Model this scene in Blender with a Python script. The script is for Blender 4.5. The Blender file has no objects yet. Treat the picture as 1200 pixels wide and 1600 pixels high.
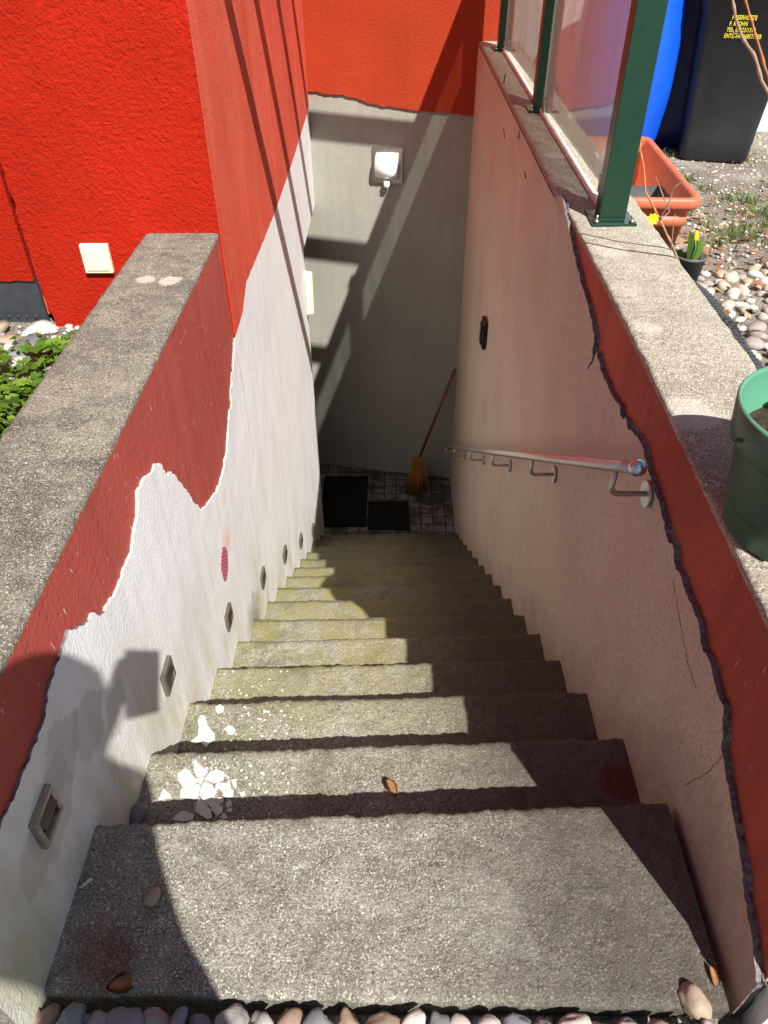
import bpy, bmesh, math, random
from mathutils import Vector, Matrix, noise, geometry
random.seed(7)
R = math.radians
# ------------------------------------------------------------------ camera, world, sun, exposure
sc = bpy.context.scene
CAM = Vector((0, 0, 1.35))
PITCH, YAW, ROLL, FPX = 0.6951, 0.0102, 0.0057, 1161.46      # focal length in px of the 1200x1600 photograph
def cam_axes():
    cp, sp = math.cos(PITCH), math.sin(PITCH)
    f = Vector((0, cp, -sp)); d = Vector((0, -sp, -cp)); x = Vector((1, 0, 0))
    x, d = math.cos(ROLL)*x + math.sin(ROLL)*d, -math.sin(ROLL)*x + math.cos(ROLL)*d
    Z = Matrix.Rotation(YAW, 3, 'Z')
    return Z @ x, Z @ d, Z @ f
AX, AD, AF = cam_axes()
cd = bpy.data.cameras.new('camera'); cam = bpy.data.objects.new('camera', cd)
sc.collection.objects.link(cam); sc.camera = cam
M3 = Matrix((AX, -AD, -AF)).transposed()
cam.matrix_world = Matrix.Translation(CAM) @ M3.to_4x4()
cd.sensor_fit = 'VERTICAL'; cd.sensor_height = 24; cd.lens = 24*FPX/1600
cd.clip_start = 0.02; cd.clip_end = 300
sc.render.resolution_x = 768; sc.render.resolution_y = 1024

SUN = Vector((-0.40, 0.81, -1.0)).normalized()               # direction the light travels
w = bpy.data.worlds.new('World'); sc.world = w; w.use_nodes = True
wn = w.node_tree.nodes; wl = w.node_tree.links; wn.clear()
sky = wn.new('ShaderNodeTexSky'); sky.sky_type = 'NISHITA'; sky.sun_disc = False
sky.sun_elevation = math.asin(-SUN.z); sky.sun_rotation = math.atan2(-SUN.x, -SUN.y)
bg = wn.new('ShaderNodeBackground'); bg.inputs[1].default_value = 0.05
wo = wn.new('ShaderNodeOutputWorld'); wl.new(sky.outputs[0], bg.inputs[0]); wl.new(bg.outputs[0], wo.inputs[0])
sl = bpy.data.lights.new('sun', 'SUN'); sl.energy = 4.9; sl.angle = R(0.53); sl.color = (1, .955, .88)
so = bpy.data.objects.new('sun', sl); sc.collection.objects.link(so)
so.rotation_euler = SUN.to_track_quat('-Z', 'Y').to_euler(); so.location = (5, -8, 10)
sc.view_settings.view_transform = 'Standard'; sc.view_settings.look = 'None'
sc.view_settings.exposure = 0.85; sc.view_settings.gamma = 1

# ------------------------------------------------------------------ helpers
col = sc.collection
def ray(px, py): return AX*((px-600)/FPX) + AD*((py-800)/FPX) + AF
def onX(px, py, X): r = ray(px, py); return CAM + r*(X/r.x)
def onY(px, py, Y): r = ray(px, py); return CAM + r*(Y/r.y)
def onZ(px, py, Z): r = ray(px, py); return CAM + r*((Z-CAM.z)/r.z)
def onW(px, py): # end wall
    r = ray(px, py); n = Vector((.18, 1, 0)); return CAM + r*((5.50+.054)/(r.dot(n)))

def tag(o, label=None, cat=None, group=None, kind=None):
    if label: o['label'] = label
    if cat: o['category'] = cat
    if group: o['group'] = group
    if kind: o['kind'] = kind
    return o
def empty(name, loc, label, cat, group=None, rz=0):
    o = bpy.data.objects.new(name, None); col.objects.link(o); o.location = loc
    o.rotation_euler = (0, 0, rz); o.empty_display_size = .05
    return tag(o, label, cat, group)
def link(name, me, mats, parent=None, smooth=False, world=True):
    if isinstance(me, bmesh.types.BMesh):
        m = bpy.data.meshes.new(name); me.to_mesh(m); me.free(); me = m
    o = bpy.data.objects.new(name, me); col.objects.link(o)
    for m in (mats if isinstance(mats, (list, tuple)) else [mats]): me.materials.append(m)
    if smooth:
        for p in me.polygons: p.use_smooth = True
    if parent:
        o.parent = parent
        if world:
            bpy.context.view_layer.update()
            o.matrix_parent_inverse = parent.matrix_world.inverted()
    return o
def box(bm, a, b, mat=0, M=None, bev=0):
    x0, y0, z0 = a; x1, y1, z1 = b
    vs = [bm.verts.new(v) for v in [(x0,y0,z0),(x1,y0,z0),(x1,y1,z0),(x0,y1,z0),(x0,y0,z1),(x1,y0,z1),(x1,y1,z1),(x0,y1,z1)]]
    fs = [bm.faces.new([vs[i] for i in f]) for f in [(3,2,1,0),(4,5,6,7),(0,1,5,4),(1,2,6,5),(2,3,7,6),(3,0,4,7)]]
    for f in fs: f.material_index = mat
    if bev:
        es = list({e for f in fs for e in f.edges})
        r = bmesh.ops.bevel(bm, geom=es, offset=bev, segments=2, affect='EDGES', profile=.6)
        vs = list({v for f in r['faces'] for v in f.verts} | {v for v in vs if v.is_valid})
    if M is not None:
        for v in vs: v.co = M @ v.co
    return vs
def tube(bm, pts, rad, seg=12, mat=0, caps=True):
    pts = [Vector(p) for p in pts]; n = len(pts)
    rads = rad if isinstance(rad, (list, tuple)) else [rad]*n
    rings = []; up = None
    for i, p in enumerate(pts):
        t = (pts[min(i+1, n-1)] - pts[max(i-1, 0)]).normalized()
        if up is None: up = t.orthogonal().normalized()
        up = (up - t*up.dot(t)).normalized(); s = t.cross(up)
        rings.append([bm.verts.new(p + (up*math.cos(a) + s*math.sin(a))*rads[i]) for a in [2*math.pi*k/seg for k in range(seg)]])
    for a, b in zip(rings, rings[1:]):
        for k in range(seg):
            f = bm.faces.new((a[k], a[(k+1) % seg], b[(k+1) % seg], b[k])); f.material_index = mat; f.smooth = True
    if caps:
        for r_, rev in ((rings[0], True), (rings[-1], False)):
            f = bm.faces.new(r_[::-1] if rev else r_); f.material_index = mat
    return rings
def lathe(bm, prof, seg=40, c=(0,0,0), mat=0, wob=None):
    rings = []
    for (r_, z) in prof:
        rings.append([bm.verts.new((c[0]+r_*math.cos(2*math.pi*k/seg), c[1]+r_*math.sin(2*math.pi*k/seg), c[2]+z)) for k in range(seg)])
    for a, b in zip(rings, rings[1:]):
        for k in range(seg):
            f = bm.faces.new((a[k], a[(k+1) % seg], b[(k+1) % seg], b[k])); f.material_index = mat; f.smooth = True
    return rings
def slab2d(poly, fmap, nrm, th, mat_front=0, mat_side=0, side_noise=0):
    """polygon in 2-D, mapped to 3-D by fmap, extruded by th against nrm (nrm = visible side)"""
    bm = bmesh.new(); n = len(poly); nrm = Vector(nrm)
    P = [Vector(p) for p in poly]
    tris = geometry.tessellate_polygon([[Vector((p[0], p[1], 0)) for p in P]])
    F = [bm.verts.new(fmap(p)) for p in P]; B = [bm.verts.new(fmap(p) - nrm*th) for p in P]
    for t in tris:
        try:
            f = bm.faces.new([F[i] for i in t]); f.normal_update()
            if f.normal.dot(nrm) < 0: f.normal_flip()
            f.material_index = mat_front
            g = bm.faces.new([B[i] for i in t]); g.normal_update()
            if g.normal.dot(nrm) > 0: g.normal_flip()
            g.material_index = mat_front
        except ValueError: pass
    for i in range(n):
        j = (i+1) % n
        try: f = bm.faces.new((F[i], F[j], B[j], B[i])); f.material_index = mat_side
        except ValueError: pass
    bmesh.ops.recalc_face_normals(bm, faces=bm.faces)
    return bm
def jag(pts, step=.008, amp=.003, seed=0.):
    """resample an open polyline with small irregular wander, ends kept"""
    out = []; d = 0
    for a, b in zip(pts, pts[1:]):
        a = Vector(a); b = Vector(b); L = (b-a).length; k = max(1, int(L/step)); t = (b-a).normalized(); nn = Vector((-t.y, t.x))
        for i in range(k):
            p = a.lerp(b, i/k); d += L/k
            o = noise.noise(Vector((d*18, seed, 0)))*amp*1.4 + noise.noise(Vector((d*70, seed+5, 0)))*amp*.7 + noise.noise(Vector((d*200, seed+9, 0)))*amp*.35
            out.append(p + nn*o if out else p)
    out.append(Vector(pts[-1])); return out

# ------------------------------------------------------------------ materials
class NT:
    def __init__(s, name, rough=.8, spec=.3):
        s.m = bpy.data.materials.new(name); s.m.use_nodes = True; s.t = s.m.node_tree; s.n = s.t.nodes
        s.b = s.n['Principled BSDF']; s.b.inputs['Roughness'].default_value = rough
        s.b.inputs['Specular IOR Level'].default_value = spec
        s.tc = s.n.new('ShaderNodeTexCoord'); s.co = s.tc.outputs['Object']
    def l(s, a, b): s.t.links.new(a, b)
    def map(s, scale=(1,1,1), loc=(0,0,0), rot=(0,0,0), co=None):
        n = s.n.new('ShaderNodeMapping'); n.inputs['Scale'].default_value = scale; n.inputs['Location'].default_value = loc
        n.inputs['Rotation'].default_value = rot; s.l(co or s.co, n.inputs[0]); return n.outputs[0]
    def noise(s, sc_, det=4, rough=.55, co=None, dist=0):
        n = s.n.new('ShaderNodeTexNoise'); n.inputs['Scale'].default_value = sc_; n.inputs['Detail'].default_value = det
        n.inputs['Roughness'].default_value = rough; n.inputs['Distortion'].default_value = dist
        s.l(co or s.co, n.inputs['Vector']); return n.outputs[0]
    def vor(s, sc_, co=None, feat='F1', out=0):
        n = s.n.new('ShaderNodeTexVoronoi'); n.inputs['Scale'].default_value = sc_; n.feature = feat
        s.l(co or s.co, n.inputs['Vector']); return n.outputs[out]
    def ramp(s, f, stops):
        n = s.n.new('ShaderNodeValToRGB'); e = n.color_ramp.elements
        while len(e) > 1: e.remove(e[-1])
        for i, (p, c) in enumerate(stops):
            c = (c, c, c, 1) if isinstance(c, (int, float)) else (*c, 1)
            if i == 0: e[0].position = p; e[0].color = c
            else: q = e.new(p); q.color = c
        s.l(f, n.inputs[0]); return n.outputs[0]
    def mix(s, f, a, b, mode='MIX'):
        n = s.n.new('ShaderNodeMix'); n.data_type = 'RGBA'; n.blend_type = mode
        for v, i in ((f, 0), (a, 6), (b, 7)):
            if isinstance(v, (int, float)): n.inputs[i].default_value = v if i == 0 else (v, v, v, 1)
            elif isinstance(v, tuple): n.inputs[i].default_value = (*v, 1)
            else: s.l(v, n.inputs[i])
        return n.outputs[2]
    def math(s, op, a, b=0., clamp=False):
        n = s.n.new('ShaderNodeMath'); n.operation = op; n.use_clamp = clamp
        for v, i in ((a, 0), (b, 1)):
            if isinstance(v, (int, float)): n.inputs[i].default_value = v
            else: s.l(v, n.inputs[i])
        return n.outputs[0]
    def sep(s):
        n = s.n.new('ShaderNodeSeparateXYZ'); s.l(s.co, n.inputs[0]); return n.outputs
    def spot(s, c, r_, soft=.3, wob=.25):
        """irregular blob mask around a point"""
        v = s.n.new('ShaderNodeVectorMath'); v.operation = 'DISTANCE'; s.l(s.co, v.inputs[0]); v.inputs[1].default_value = c
        d = s.math('DIVIDE', v.outputs[1], r_)
        d = s.math('ADD', d, s.math('MULTIPLY', s.math('SUBTRACT', s.noise(14/r_/10, 3), .5), wob*4))
        return s.ramp(d, [(1-soft, 1.), (1., 0.)])
    def bump(s, h, dist=.002, st=1., prev=None):
        n = s.n.new('ShaderNodeBump'); n.inputs['Strength'].default_value = st; n.inputs['Distance'].default_value = dist
        s.l(h, n.inputs['Height'])
        if prev is not None: s.l(prev, n.inputs['Normal'])
        s.l(n.outputs[0], s.b.inputs['Normal']); return n.outputs[0]
    def color(s, c):
        if isinstance(c, tuple): s.b.inputs['Base Color'].default_value = (*c, 1)
        else: s.l(c, s.b.inputs['Base Color'])
        return s.m
def simple(name, c, rough=.5, spec=.4, metal=0, var=.12, nsc=30, bump=0):
    t = NT(name, rough, spec); t.b.inputs['Metallic'].default_value = metal
    f = t.noise(nsc, 5)
    t.color(t.mix(t.ramp(f, [(.3, 0.), (.7, 1.)]), tuple(x*(1-var) for x in c), tuple(min(1, x*(1+var)) for x in c)))
    r_ = t.math('ADD', t.math('MULTIPLY', t.math('SUBTRACT', t.noise(nsc*.6, 4), .5), .25), rough, True); t.l(r_, t.b.inputs['Roughness'])
    if bump: t.bump(f, bump)
    return t.m

def concrete(name, base, dark, light, moss=0, cap=None, blo=.35):
    t = NT(name, .92, .15)
    big = t.noise(3.5, 6, .6); mid = t.noise(17, 8, .72); fine = t.noise(170, 5, .75); fine2 = t.noise(300, 3, .75); blot = t.noise(7, 7, .7, dist=.4)
    c = t.mix(t.ramp(big, [(.35, 0.), (.65, 1.)]), tuple(x*.84 for x in base), tuple(x*1.12 for x in base))
    c = t.mix(t.ramp(blot, [(.48, 0.), (.60, blo)]), c, light)
    c = t.mix(t.ramp(blot, [(.36, blo*.8), (.46, 0.)]), c, tuple(x*1.5 for x in dark))
    c = t.mix(t.ramp(mid, [(.46, 0.), (.60, .65)]), c, light)
    c = t.mix(t.ramp(t.noise(48, 6, .75), [(.38, .55), (.47, 0.)]), c, tuple(x*1.35 for x in dark))
    c = t.mix(t.ramp(fine, [(.40, .75), (.50, 0.)]), c, dark)
    c = t.mix(t.ramp(fine2, [(.54, 0.), (.62, .9)]), c, tuple(min(.8, x*1.75) for x in light))
    # dark lichen dots, pale aggregate grains
    v = t.vor(38); vc = t.vor(38, out=1)
    dots = t.math('MULTIPLY', t.ramp(v, [(.12, 1.), (.22, 0.)]), t.ramp(t.noise(9, 2), [(.58, 0.), (.66, 1.)]))
    c = t.mix(t.math('MULTIPLY', dots, .6), c, tuple(x*.35 for x in dark))
    g = t.math('MULTIPLY', t.ramp(t.vor(150), [(.20, 1.), (.32, 0.)]), t.ramp(t.noise(45, 2), [(.46, 0.), (.56, 1.)]))
    pit = t.math('MULTIPLY', t.ramp(t.vor(115, co=t.map((1, 1, 1), (3, 7, 1))), [(.16, 1.), (.30, 0.)]), t.ramp(t.noise(30, 3), [(.47, 0.), (.58, 1.)]))
    c = t.mix(t.math('MULTIPLY', pit, .6), c, dark)
    c = t.mix(t.math('MULTIPLY', g, .8), c, tuple(min(.85, x*2.1) for x in light))
    if moss:
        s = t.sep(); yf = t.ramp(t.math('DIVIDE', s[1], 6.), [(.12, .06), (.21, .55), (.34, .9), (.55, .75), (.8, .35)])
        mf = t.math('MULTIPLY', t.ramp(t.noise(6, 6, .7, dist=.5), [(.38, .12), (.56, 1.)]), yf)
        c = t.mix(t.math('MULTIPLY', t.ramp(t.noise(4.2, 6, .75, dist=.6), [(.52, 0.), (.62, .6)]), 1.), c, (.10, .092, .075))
        c = t.mix(t.ramp(s[1], [(.0, 0.), (1., 0.)]) if 0 else t.math('MULTIPLY', t.ramp(t.math('DIVIDE', s[1], 6.), [(.33, 0.), (.62, 1.)]), .65), c, t.mix(mid, (.045, .040, .030), (.11, .10, .07)))  # lower treads darkened, the pit's shade painted into their colour
        c = t.mix(t.math('MULTIPLY', mf, moss), c, t.mix(fine, (.075, .075, .018), (.36, .34, .13)))
        # damp, dirty strip along the right hand wall, wall shade painted in too
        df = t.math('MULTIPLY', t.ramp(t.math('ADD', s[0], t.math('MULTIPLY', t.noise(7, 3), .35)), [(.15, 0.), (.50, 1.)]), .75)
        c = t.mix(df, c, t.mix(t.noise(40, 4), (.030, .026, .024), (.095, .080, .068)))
        # rusty red paint smears
        rf = t.math('MULTIPLY', t.spot((-.47, .47, 0), .07, .5, .4), .55)
        c = t.mix(rf, c, (.13, .022, .018))
        rf2 = t.math('MULTIPLY', t.spot((.52, .9, -.19), .06, .5, .3), .6); c = t.mix(rf2, c, (.12, .012, .014))
        for cc, rr in (((-.12, 1.13, -.372), .10), ((-.30, 1.42, -.558), .07), ((-.30, .98, -.186), .05), ((.17, .55, 0), .08), ((0.02, 1.5, -.56), .05)):
            c = t.mix(t.math('MULTIPLY', t.spot(cc, rr, .5, .9), .15), c, (.46, .46, .41))
    if cap:
        for cc, rr, k in cap: c = t.mix(t.math('MULTIPLY', t.spot(cc, rr, .25, .30), k*.8), c, (.58, .55, .48))
    h = t.math('ADD', t.math('MULTIPLY', fine, .6), t.math('MULTIPLY', t.noise(60, 4, .7), .9))
    t.bump(h, .0065)
    return t.color(c)
M = {}
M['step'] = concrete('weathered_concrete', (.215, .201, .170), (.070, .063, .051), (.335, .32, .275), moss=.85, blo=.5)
M['cap_left'] = concrete('parapet_concrete', (.150, .136, .110), (.055, .049, .040), (.28, .26, .21),
                         blo=.8, cap=[((-.63, 2.05, .50), .034, .9), ((-.70, 2.06, .50), .030, .85)])
M['cap_right'] = concrete('cap_concrete', (.34, .31, .25), (.15, .13, .10), (.43, .395, .325),
                          cap=[((.60, 1.27, .53), .062, .75), ((.605, 1.62, .54), .045, .75), ((.62, 2.08, .56), .06, .5), ((.60, 1.83, .55), .05, .35), ((.62, 3.0, .58), .05, .6), ((.60, 3.3, .58), .04, .5)])
def stucco(name, c, var, grain, dist, streak=0, dirt=None, rough=.75, spec=.25, fade=None):
    t = NT(name, rough, spec)
    n1 = t.noise(2.2, 5); cc = t.mix(t.ramp(n1, [(.3, 0.), (.7, 1.)]), tuple(x*(1-var) for x in c), tuple(min(1, x*(1+var)) for x in c))
    if fade: cc = t.mix(t.math('MULTIPLY', t.ramp(t.noise(5, 6, .7, co=t.map((1, 1, .25))), [(.42, 0.), (.68, 1.)]), fade[1]), cc, fade[0])
    if streak:
        st = t.noise(26, 5, .6, co=t.map((1, 1, .045)))
        cc = t.mix(t.math('MULTIPLY', t.ramp(st, [(.45, 0.), (.75, 1.)]), streak), cc, tuple(x*.45 for x in c))
        st2 = t.noise(11, 5, .6, co=t.map((1, 1, .10), (3, 1, 2)))
        cc = t.mix(t.math('MULTIPLY', t.ramp(st2, [(.48, 0.), (.78, 1.)]), streak*.8), cc, dirt or tuple(x*.5 for x in c))
    sp = t.ramp(t.noise(260, 3, .7), [(.33, .5), (.46, 0.)]); cc = t.mix(sp, cc, tuple(x*.5 for x in c))
    g = t.noise(grain, 3, .6, dist=.6); g2 = t.noise(grain*3.1, 3, .6)
    b = t.bump(t.math('ADD', g, t.math('MULTIPLY', g2, .35)), dist)
    t.bump(t.noise(2.6, 3), .05, .16, b)
    return t, cc
t, c = stucco('red_house_stucco', (.37, .014, .004), .18, 68, .0085, streak=.12, dirt=(.30, .018, .006), rough=.8, spec=.12); M['red_front'] = t.color(c)
t, c = stucco('red_side_stucco', (.64, .085, .045), .14, 90, .004, streak=.35, dirt=(.36, .06, .035), fade=((.68, .16, .10), .5)); M['red_side'] = t.color(c)
t, c = stucco('red_end_stucco', (.34, .034, .009), .10, 80, .0045, streak=.15); M['red_end'] = t.color(c)
t, c = stucco('old_red_paint', (.40, .080, .062), .16, 70, .0022, streak=.35, dirt=(.20, .05, .04), fade=((.50, .07, .05), .5))
sc_ = t.math('MULTIPLY', t.ramp(t.noise(95, 2, co=t.map((1, 1, .3))), [(.71, 0.), (.73, 1.)]), .7); c = t.mix(sc_, c, (.62, .52, .46)); M['red_old'] = t.color(c)
t, c = stucco('dark_red_paint', (.42, .082, .048), .26, 70, .003, streak=.40, dirt=(.10, .022, .016), fade=((.30, .085, .06), .5))
sc_ = t.math('MULTIPLY', t.ramp(t.noise(85, 2, co=t.map((1, 1, .35))), [(.70, 0.), (.72, 1.)]), .5); c = t.mix(sc_, c, (.5, .38, .30)); M['red_dark'] = t.color(c)
def white_plaster(name, base, tint):
    t, c = stucco(name, base, .06, 110, .0022, streak=.22, dirt=(.50, .50, .43))
    s = t.sep()
    # green-grey algae, stronger low down beside the steps (height above the stair slope)
    hs = t.math('ADD', s[2], t.math('MULTIPLY', s[1], .698)); hs = t.math('SUBTRACT', hs, .52)
    low = t.ramp(t.math('ADD', hs, t.math('MULTIPLY', t.math('SUBTRACT', t.noise(5, 4, co=t.map((1, 1, .3))), .5), .8)), [(-.05+.05, 1.), (.42, 0.)])
    al = t.math('MULTIPLY', low, t.ramp(t.noise(8, 6, .7, co=t.map((1, 1, .28))), [(.38, 0.), (.66, 1.)]))
    c = t.mix(t.math('MULTIPLY', al, .85), c, tint)
    # orange stain by the patch, grey repair smears near the first lamp
    c = t.mix(t.math('MULTIPLY', t.spot((-.554, 1.87, -.34), .075, .8, .35), .5), c, (.85, .35, .22))
    c = t.mix(t.math('MULTIPLY', t.spot((-.554, 1.93, -.20), .05, .9, .35), .35), c, (.85, .40, .28))
    for p, r_ in (((-.554, .62, .20), .085), ((-.554, .70, .235), .07), ((-.554, .80, .17), .07), ((-.554, .90, .08), .06), ((-.554, .55, .19), .06)):
        c = t.mix(t.math('MULTIPLY', t.spot(p, r_, .12, .30), .42), c, (.42, .40, .37))
    c = t.mix(t.math('MULTIPLY', t.spot((-.554, 2.05, -.98), .17, .9, .5), .9), c, (.22, .205, .15))
    c = t.mix(t.math('MULTIPLY', t.spot((-.554, 1.25, -.42), .06, .9, .5), .5), c, (.85, .42, .30))
    return t.color(c)
M['white_l'] = white_plaster('white_render', (.81, .815, .83), (.50, .50, .32))
t, c = stucco('beige_render', (.56, .465, .365), .13, 120, .0028, streak=.12, dirt=(.38, .27, .22), fade=((.62, .50, .38), .5))
c = t.mix(t.math('MULTIPLY', t.ramp(t.vor(24), [(.06, 1.), (.12, 0.)]), t.ramp(t.noise(5, 2), [(.62, 0.), (.68, 1.)])), c, (.12, .07, .05)); 
sp_ = t.sep(); hs_ = t.math('SUBTRACT', t.math('ADD', sp_[2], t.math('MULTIPLY', sp_[1], .698)), .52)
lowb = t.ramp(t.math('ADD', hs_, t.math('MULTIPLY', t.math('SUBTRACT', t.noise(6, 5, .7), .5), .5)), [(.0, 1.), (.16, 0.)])
c = t.mix(t.math('MULTIPLY', lowb, .40), c, (.22, .17, .12))
c = t.mix(t.ramp(t.noise(150, 4, .75), [(.36, .75), (.46, 0.)]), c, (.26, .19, .14)); c = t.mix(t.ramp(t.noise(60, 5, .75, co=t.map((1, 1, .5))), [(.36, .45), (.46, 0.)]), c, (.32, .24, .18))
c = t.mix(t.ramp(t.noise(1.6, 6, .65, dist=.5), [(.46, 0.), (.64, .45)]), c, (.58, .36, .30)); c = t.mix(t.ramp(t.noise(3.1, 6, .7, dist=.4), [(.54, 0.), (.68, .5)]), c, (.60, .54, .42))
M['beige'] = t.color(c)
t, c = stucco('grey_render', (.31, .305, .26), .06, 90, .0025, streak=.18, dirt=(.19, .185, .15)); M['grey_end'] = t.color(c)
M['adhesive'] = simple('grey_adhesive', (.17, .155, .155), .95, .1, var=.5, nsc=110, bump=.006)
M['chip_white'] = simple('chipped_plaster', (.72, .70, .66), .9, .1, var=.15, nsc=40, bump=.003)
M['steel'] = simple('brushed_steel', (.50, .47, .43), .44, .5, metal=1, var=.08, nsc=80)
M['steel_ball'] = simple('polished_steel', (.50, .56, .64), .32, .5, metal=1, var=.04)
M['steel_dull'] = simple('weathered_steel', (.36, .34, .31), .42, .5, metal=1, var=.2, nsc=60)
M['lamp_dark'] = simple('dark_recess', (.02, .019, .018), .5)
M['lamp_glass'] = simple('frosted_lens', (.55, .53, .47), .35, .5)
M['green_paint'] = simple('green_post_paint', (.005, .034, .019), .28, .5, var=.10, nsc=14)
M['green_pot'] = simple('green_pot_plastic', (.040, .088, .056), .42, .45, var=.07, nsc=9)
M['green_rim'] = simple('green_rim_plastic', (.085, .25, .165), .42, .45, var=.06, nsc=9)
M['terracotta'] = simple('terracotta_plastic', (.50, .125, .062), .50, .4, var=.10, nsc=12)
M['grey_plastic'] = simple('grey_plastic', (.10, .105, .11), .55, .3)
M['black_plastic'] = simple('bin_plastic', (.022, .024, .028), .46, .4, var=.25, nsc=7, bump=.001)
M['blue_plastic'] = simple('blue_barrel_plastic', (.006, .085, .62), .38, .45, var=.10, nsc=9)
M['blue_bin'] = simple('blue_bin_plastic', (.008, .016, .11), .45, .4)
M['membrane'] = simple('dimpled_membrane', (.035, .04, .048), .42, .45, var=.25)
M['white_paint'] = simple('white_wall_paint', (.72, .71, .70), .85, .2, var=.06, nsc=20, bump=.003)
M['pink_trim'] = simple('pink_trim', (.66, .32, .25), .8, .2)
M['seal'] = simple('white_seal', (.82, .80, .75), .7, .2)
M['opal'] = simple('opal_glass', (.86, .87, .85), .25, .5, var=.02)
M['cream'] = simple('cream_plastic', (.76, .73, .50), .38, .45, var=.03)
M['black'] = simple('black_gloss_plastic', (.012, .012, .014), .25, .5)
M['mat'] = simple('black_rubber_mat', (.010, .010, .010), .9, .1, var=.3, nsc=120, bump=.002)
M['bristle'] = simple('dull_bristles', (.22, .10, .02), .7, .2, var=.3, nsc=90, bump=.002)
M['handle_wood'] = simple('red_brown_handle', (.16, .045, .025), .45, .4)
M['yellow_text'] = simple('yellow_print', (.72, .62, .05), .6, .2)
M['wood_dark'] = simple('dark_door_wood', (.06, .035, .022), .5, .3)
M['twig'] = simple('bare_twig_bark', (.30, .20, .14), .75, .2, var=.3, nsc=60)
M['twig_orange'] = simple('orange_twig_bark', (.42, .16, .06), .65, .3, var=.3, nsc=60)
M['leaf_dry'] = simple('dry_leaf', (.42, .21, .09), .75, .2, var=.35, nsc=50, bump=.002)
M['yellow_petal'] = simple('yellow_petal', (.85, .62, .02), .6, .2)
M['shard'] = simple('white_flake', (.58, .565, .50), .8, .2, var=.10, nsc=70, bump=.001)
def varied(name, cols, rough=.8, spec=.25, nsc=60, bump=.001, trans=0):
    """colour picked per loose island (vertex attribute 'v')"""
    t = NT(name, rough, spec); a = t.n.new('ShaderNodeAttribute'); a.attribute_name = 'v'
    st = [(i/len(cols), c) for i, c in enumerate(cols)]
    r_ = t.ramp(a.outputs['Fac'], st); r_.node.color_ramp.interpolation = 'CONSTANT'
    c = t.mix(t.math('MULTIPLY', t.ramp(t.noise(nsc, 5, .65), [(.3, 0.), (.7, 1.)]), .4), r_, t.mix(1., r_, (.55, .53, .50), 'MULTIPLY'))
    if bump: t.bump(t.noise(nsc*2, 4), bump)
    if trans:
        b = t.n.new('ShaderNodeBsdfTranslucent'); t.l(c, b.inputs[0]); m = t.n.new('ShaderNodeMixShader'); m.inputs[0].default_value = trans
        t.l(t.b.outputs[0], m.inputs[1]); t.l(b.outputs[0], m.inputs[2]); t.l(m.outputs[0], t.n['Material Output'].inputs[0])
    return t.color(c)
M['pebble'] = varied('mixed_pebbles', [(.30, .29, .28), (.21, .23, .26), (.45, .42, .38), (.24, .17, .12), (.34, .27, .20), (.52, .50, .47), (.17, .18, .20), (.36, .27, .25)], .6, .35)
M['pebble_w'] = varied('pale_pebbles', [(.60, .56, .50), (.50, .44, .36), (.66, .63, .58), (.40, .33, .26), (.56, .50, .43), (.34, .30, .27), (.62, .60, .57), (.46, .34, .22)], .65, .3)
M['litter'] = varied('fallen_leaves', [(.36, .19, .10), (.28, .13, .06), (.45, .30, .18), (.22, .13, .08), (.42, .24, .13), (.50, .38, .26)], .8, .15, trans=.25)
M['grass'] = varied('grass_blades', [(.09, .16, .03), (.13, .21, .04), (.07, .12, .03), (.20, .22, .08), (.11, .18, .05), (.28, .25, .13)], .6, .25, trans=.3, bump=0)
M['weed'] = varied('weed_leaves', [(.09, .19, .02), (.14, .27, .03), (.05, .11, .02), (.19, .32, .035), (.10, .20, .03)], .5, .35, trans=.35, bump=0)
t = NT('gravel_soil', .95, .1)
c = t.mix(t.ramp(t.noise(5, 6, .7), [(.35, 0.), (.65, 1.)]), (.16, .125, .095), (.34, .31, .27))
c = t.mix(t.ramp(t.noise(130, 4, .7), [(.5, 0.), (.62, .8)]), c, (.50, .47, .43)); c = t.mix(t.ramp(t.noise(90, 4, .7), [(.34, .8), (.46, 0.)]), c, (.055, .045, .035))
t.bump(t.noise(95, 5, .7), .012); M['ground'] = t.color(c)
# old white tiles on the cellar floor
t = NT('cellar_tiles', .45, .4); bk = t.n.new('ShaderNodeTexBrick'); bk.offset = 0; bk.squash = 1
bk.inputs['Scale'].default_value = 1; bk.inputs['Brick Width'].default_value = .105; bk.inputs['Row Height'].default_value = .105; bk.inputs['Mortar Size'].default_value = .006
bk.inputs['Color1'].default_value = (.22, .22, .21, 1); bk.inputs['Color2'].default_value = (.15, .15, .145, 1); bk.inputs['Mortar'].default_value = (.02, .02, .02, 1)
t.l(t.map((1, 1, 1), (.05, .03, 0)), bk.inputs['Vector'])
M['tiles'] = t.color(t.mix(t.math('MULTIPLY', t.ramp(t.noise(7, 6, .7), [(.42, 0.), (.56, 1.)]), .85), bk.outputs[0], (.025, .022, .02)))
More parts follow.
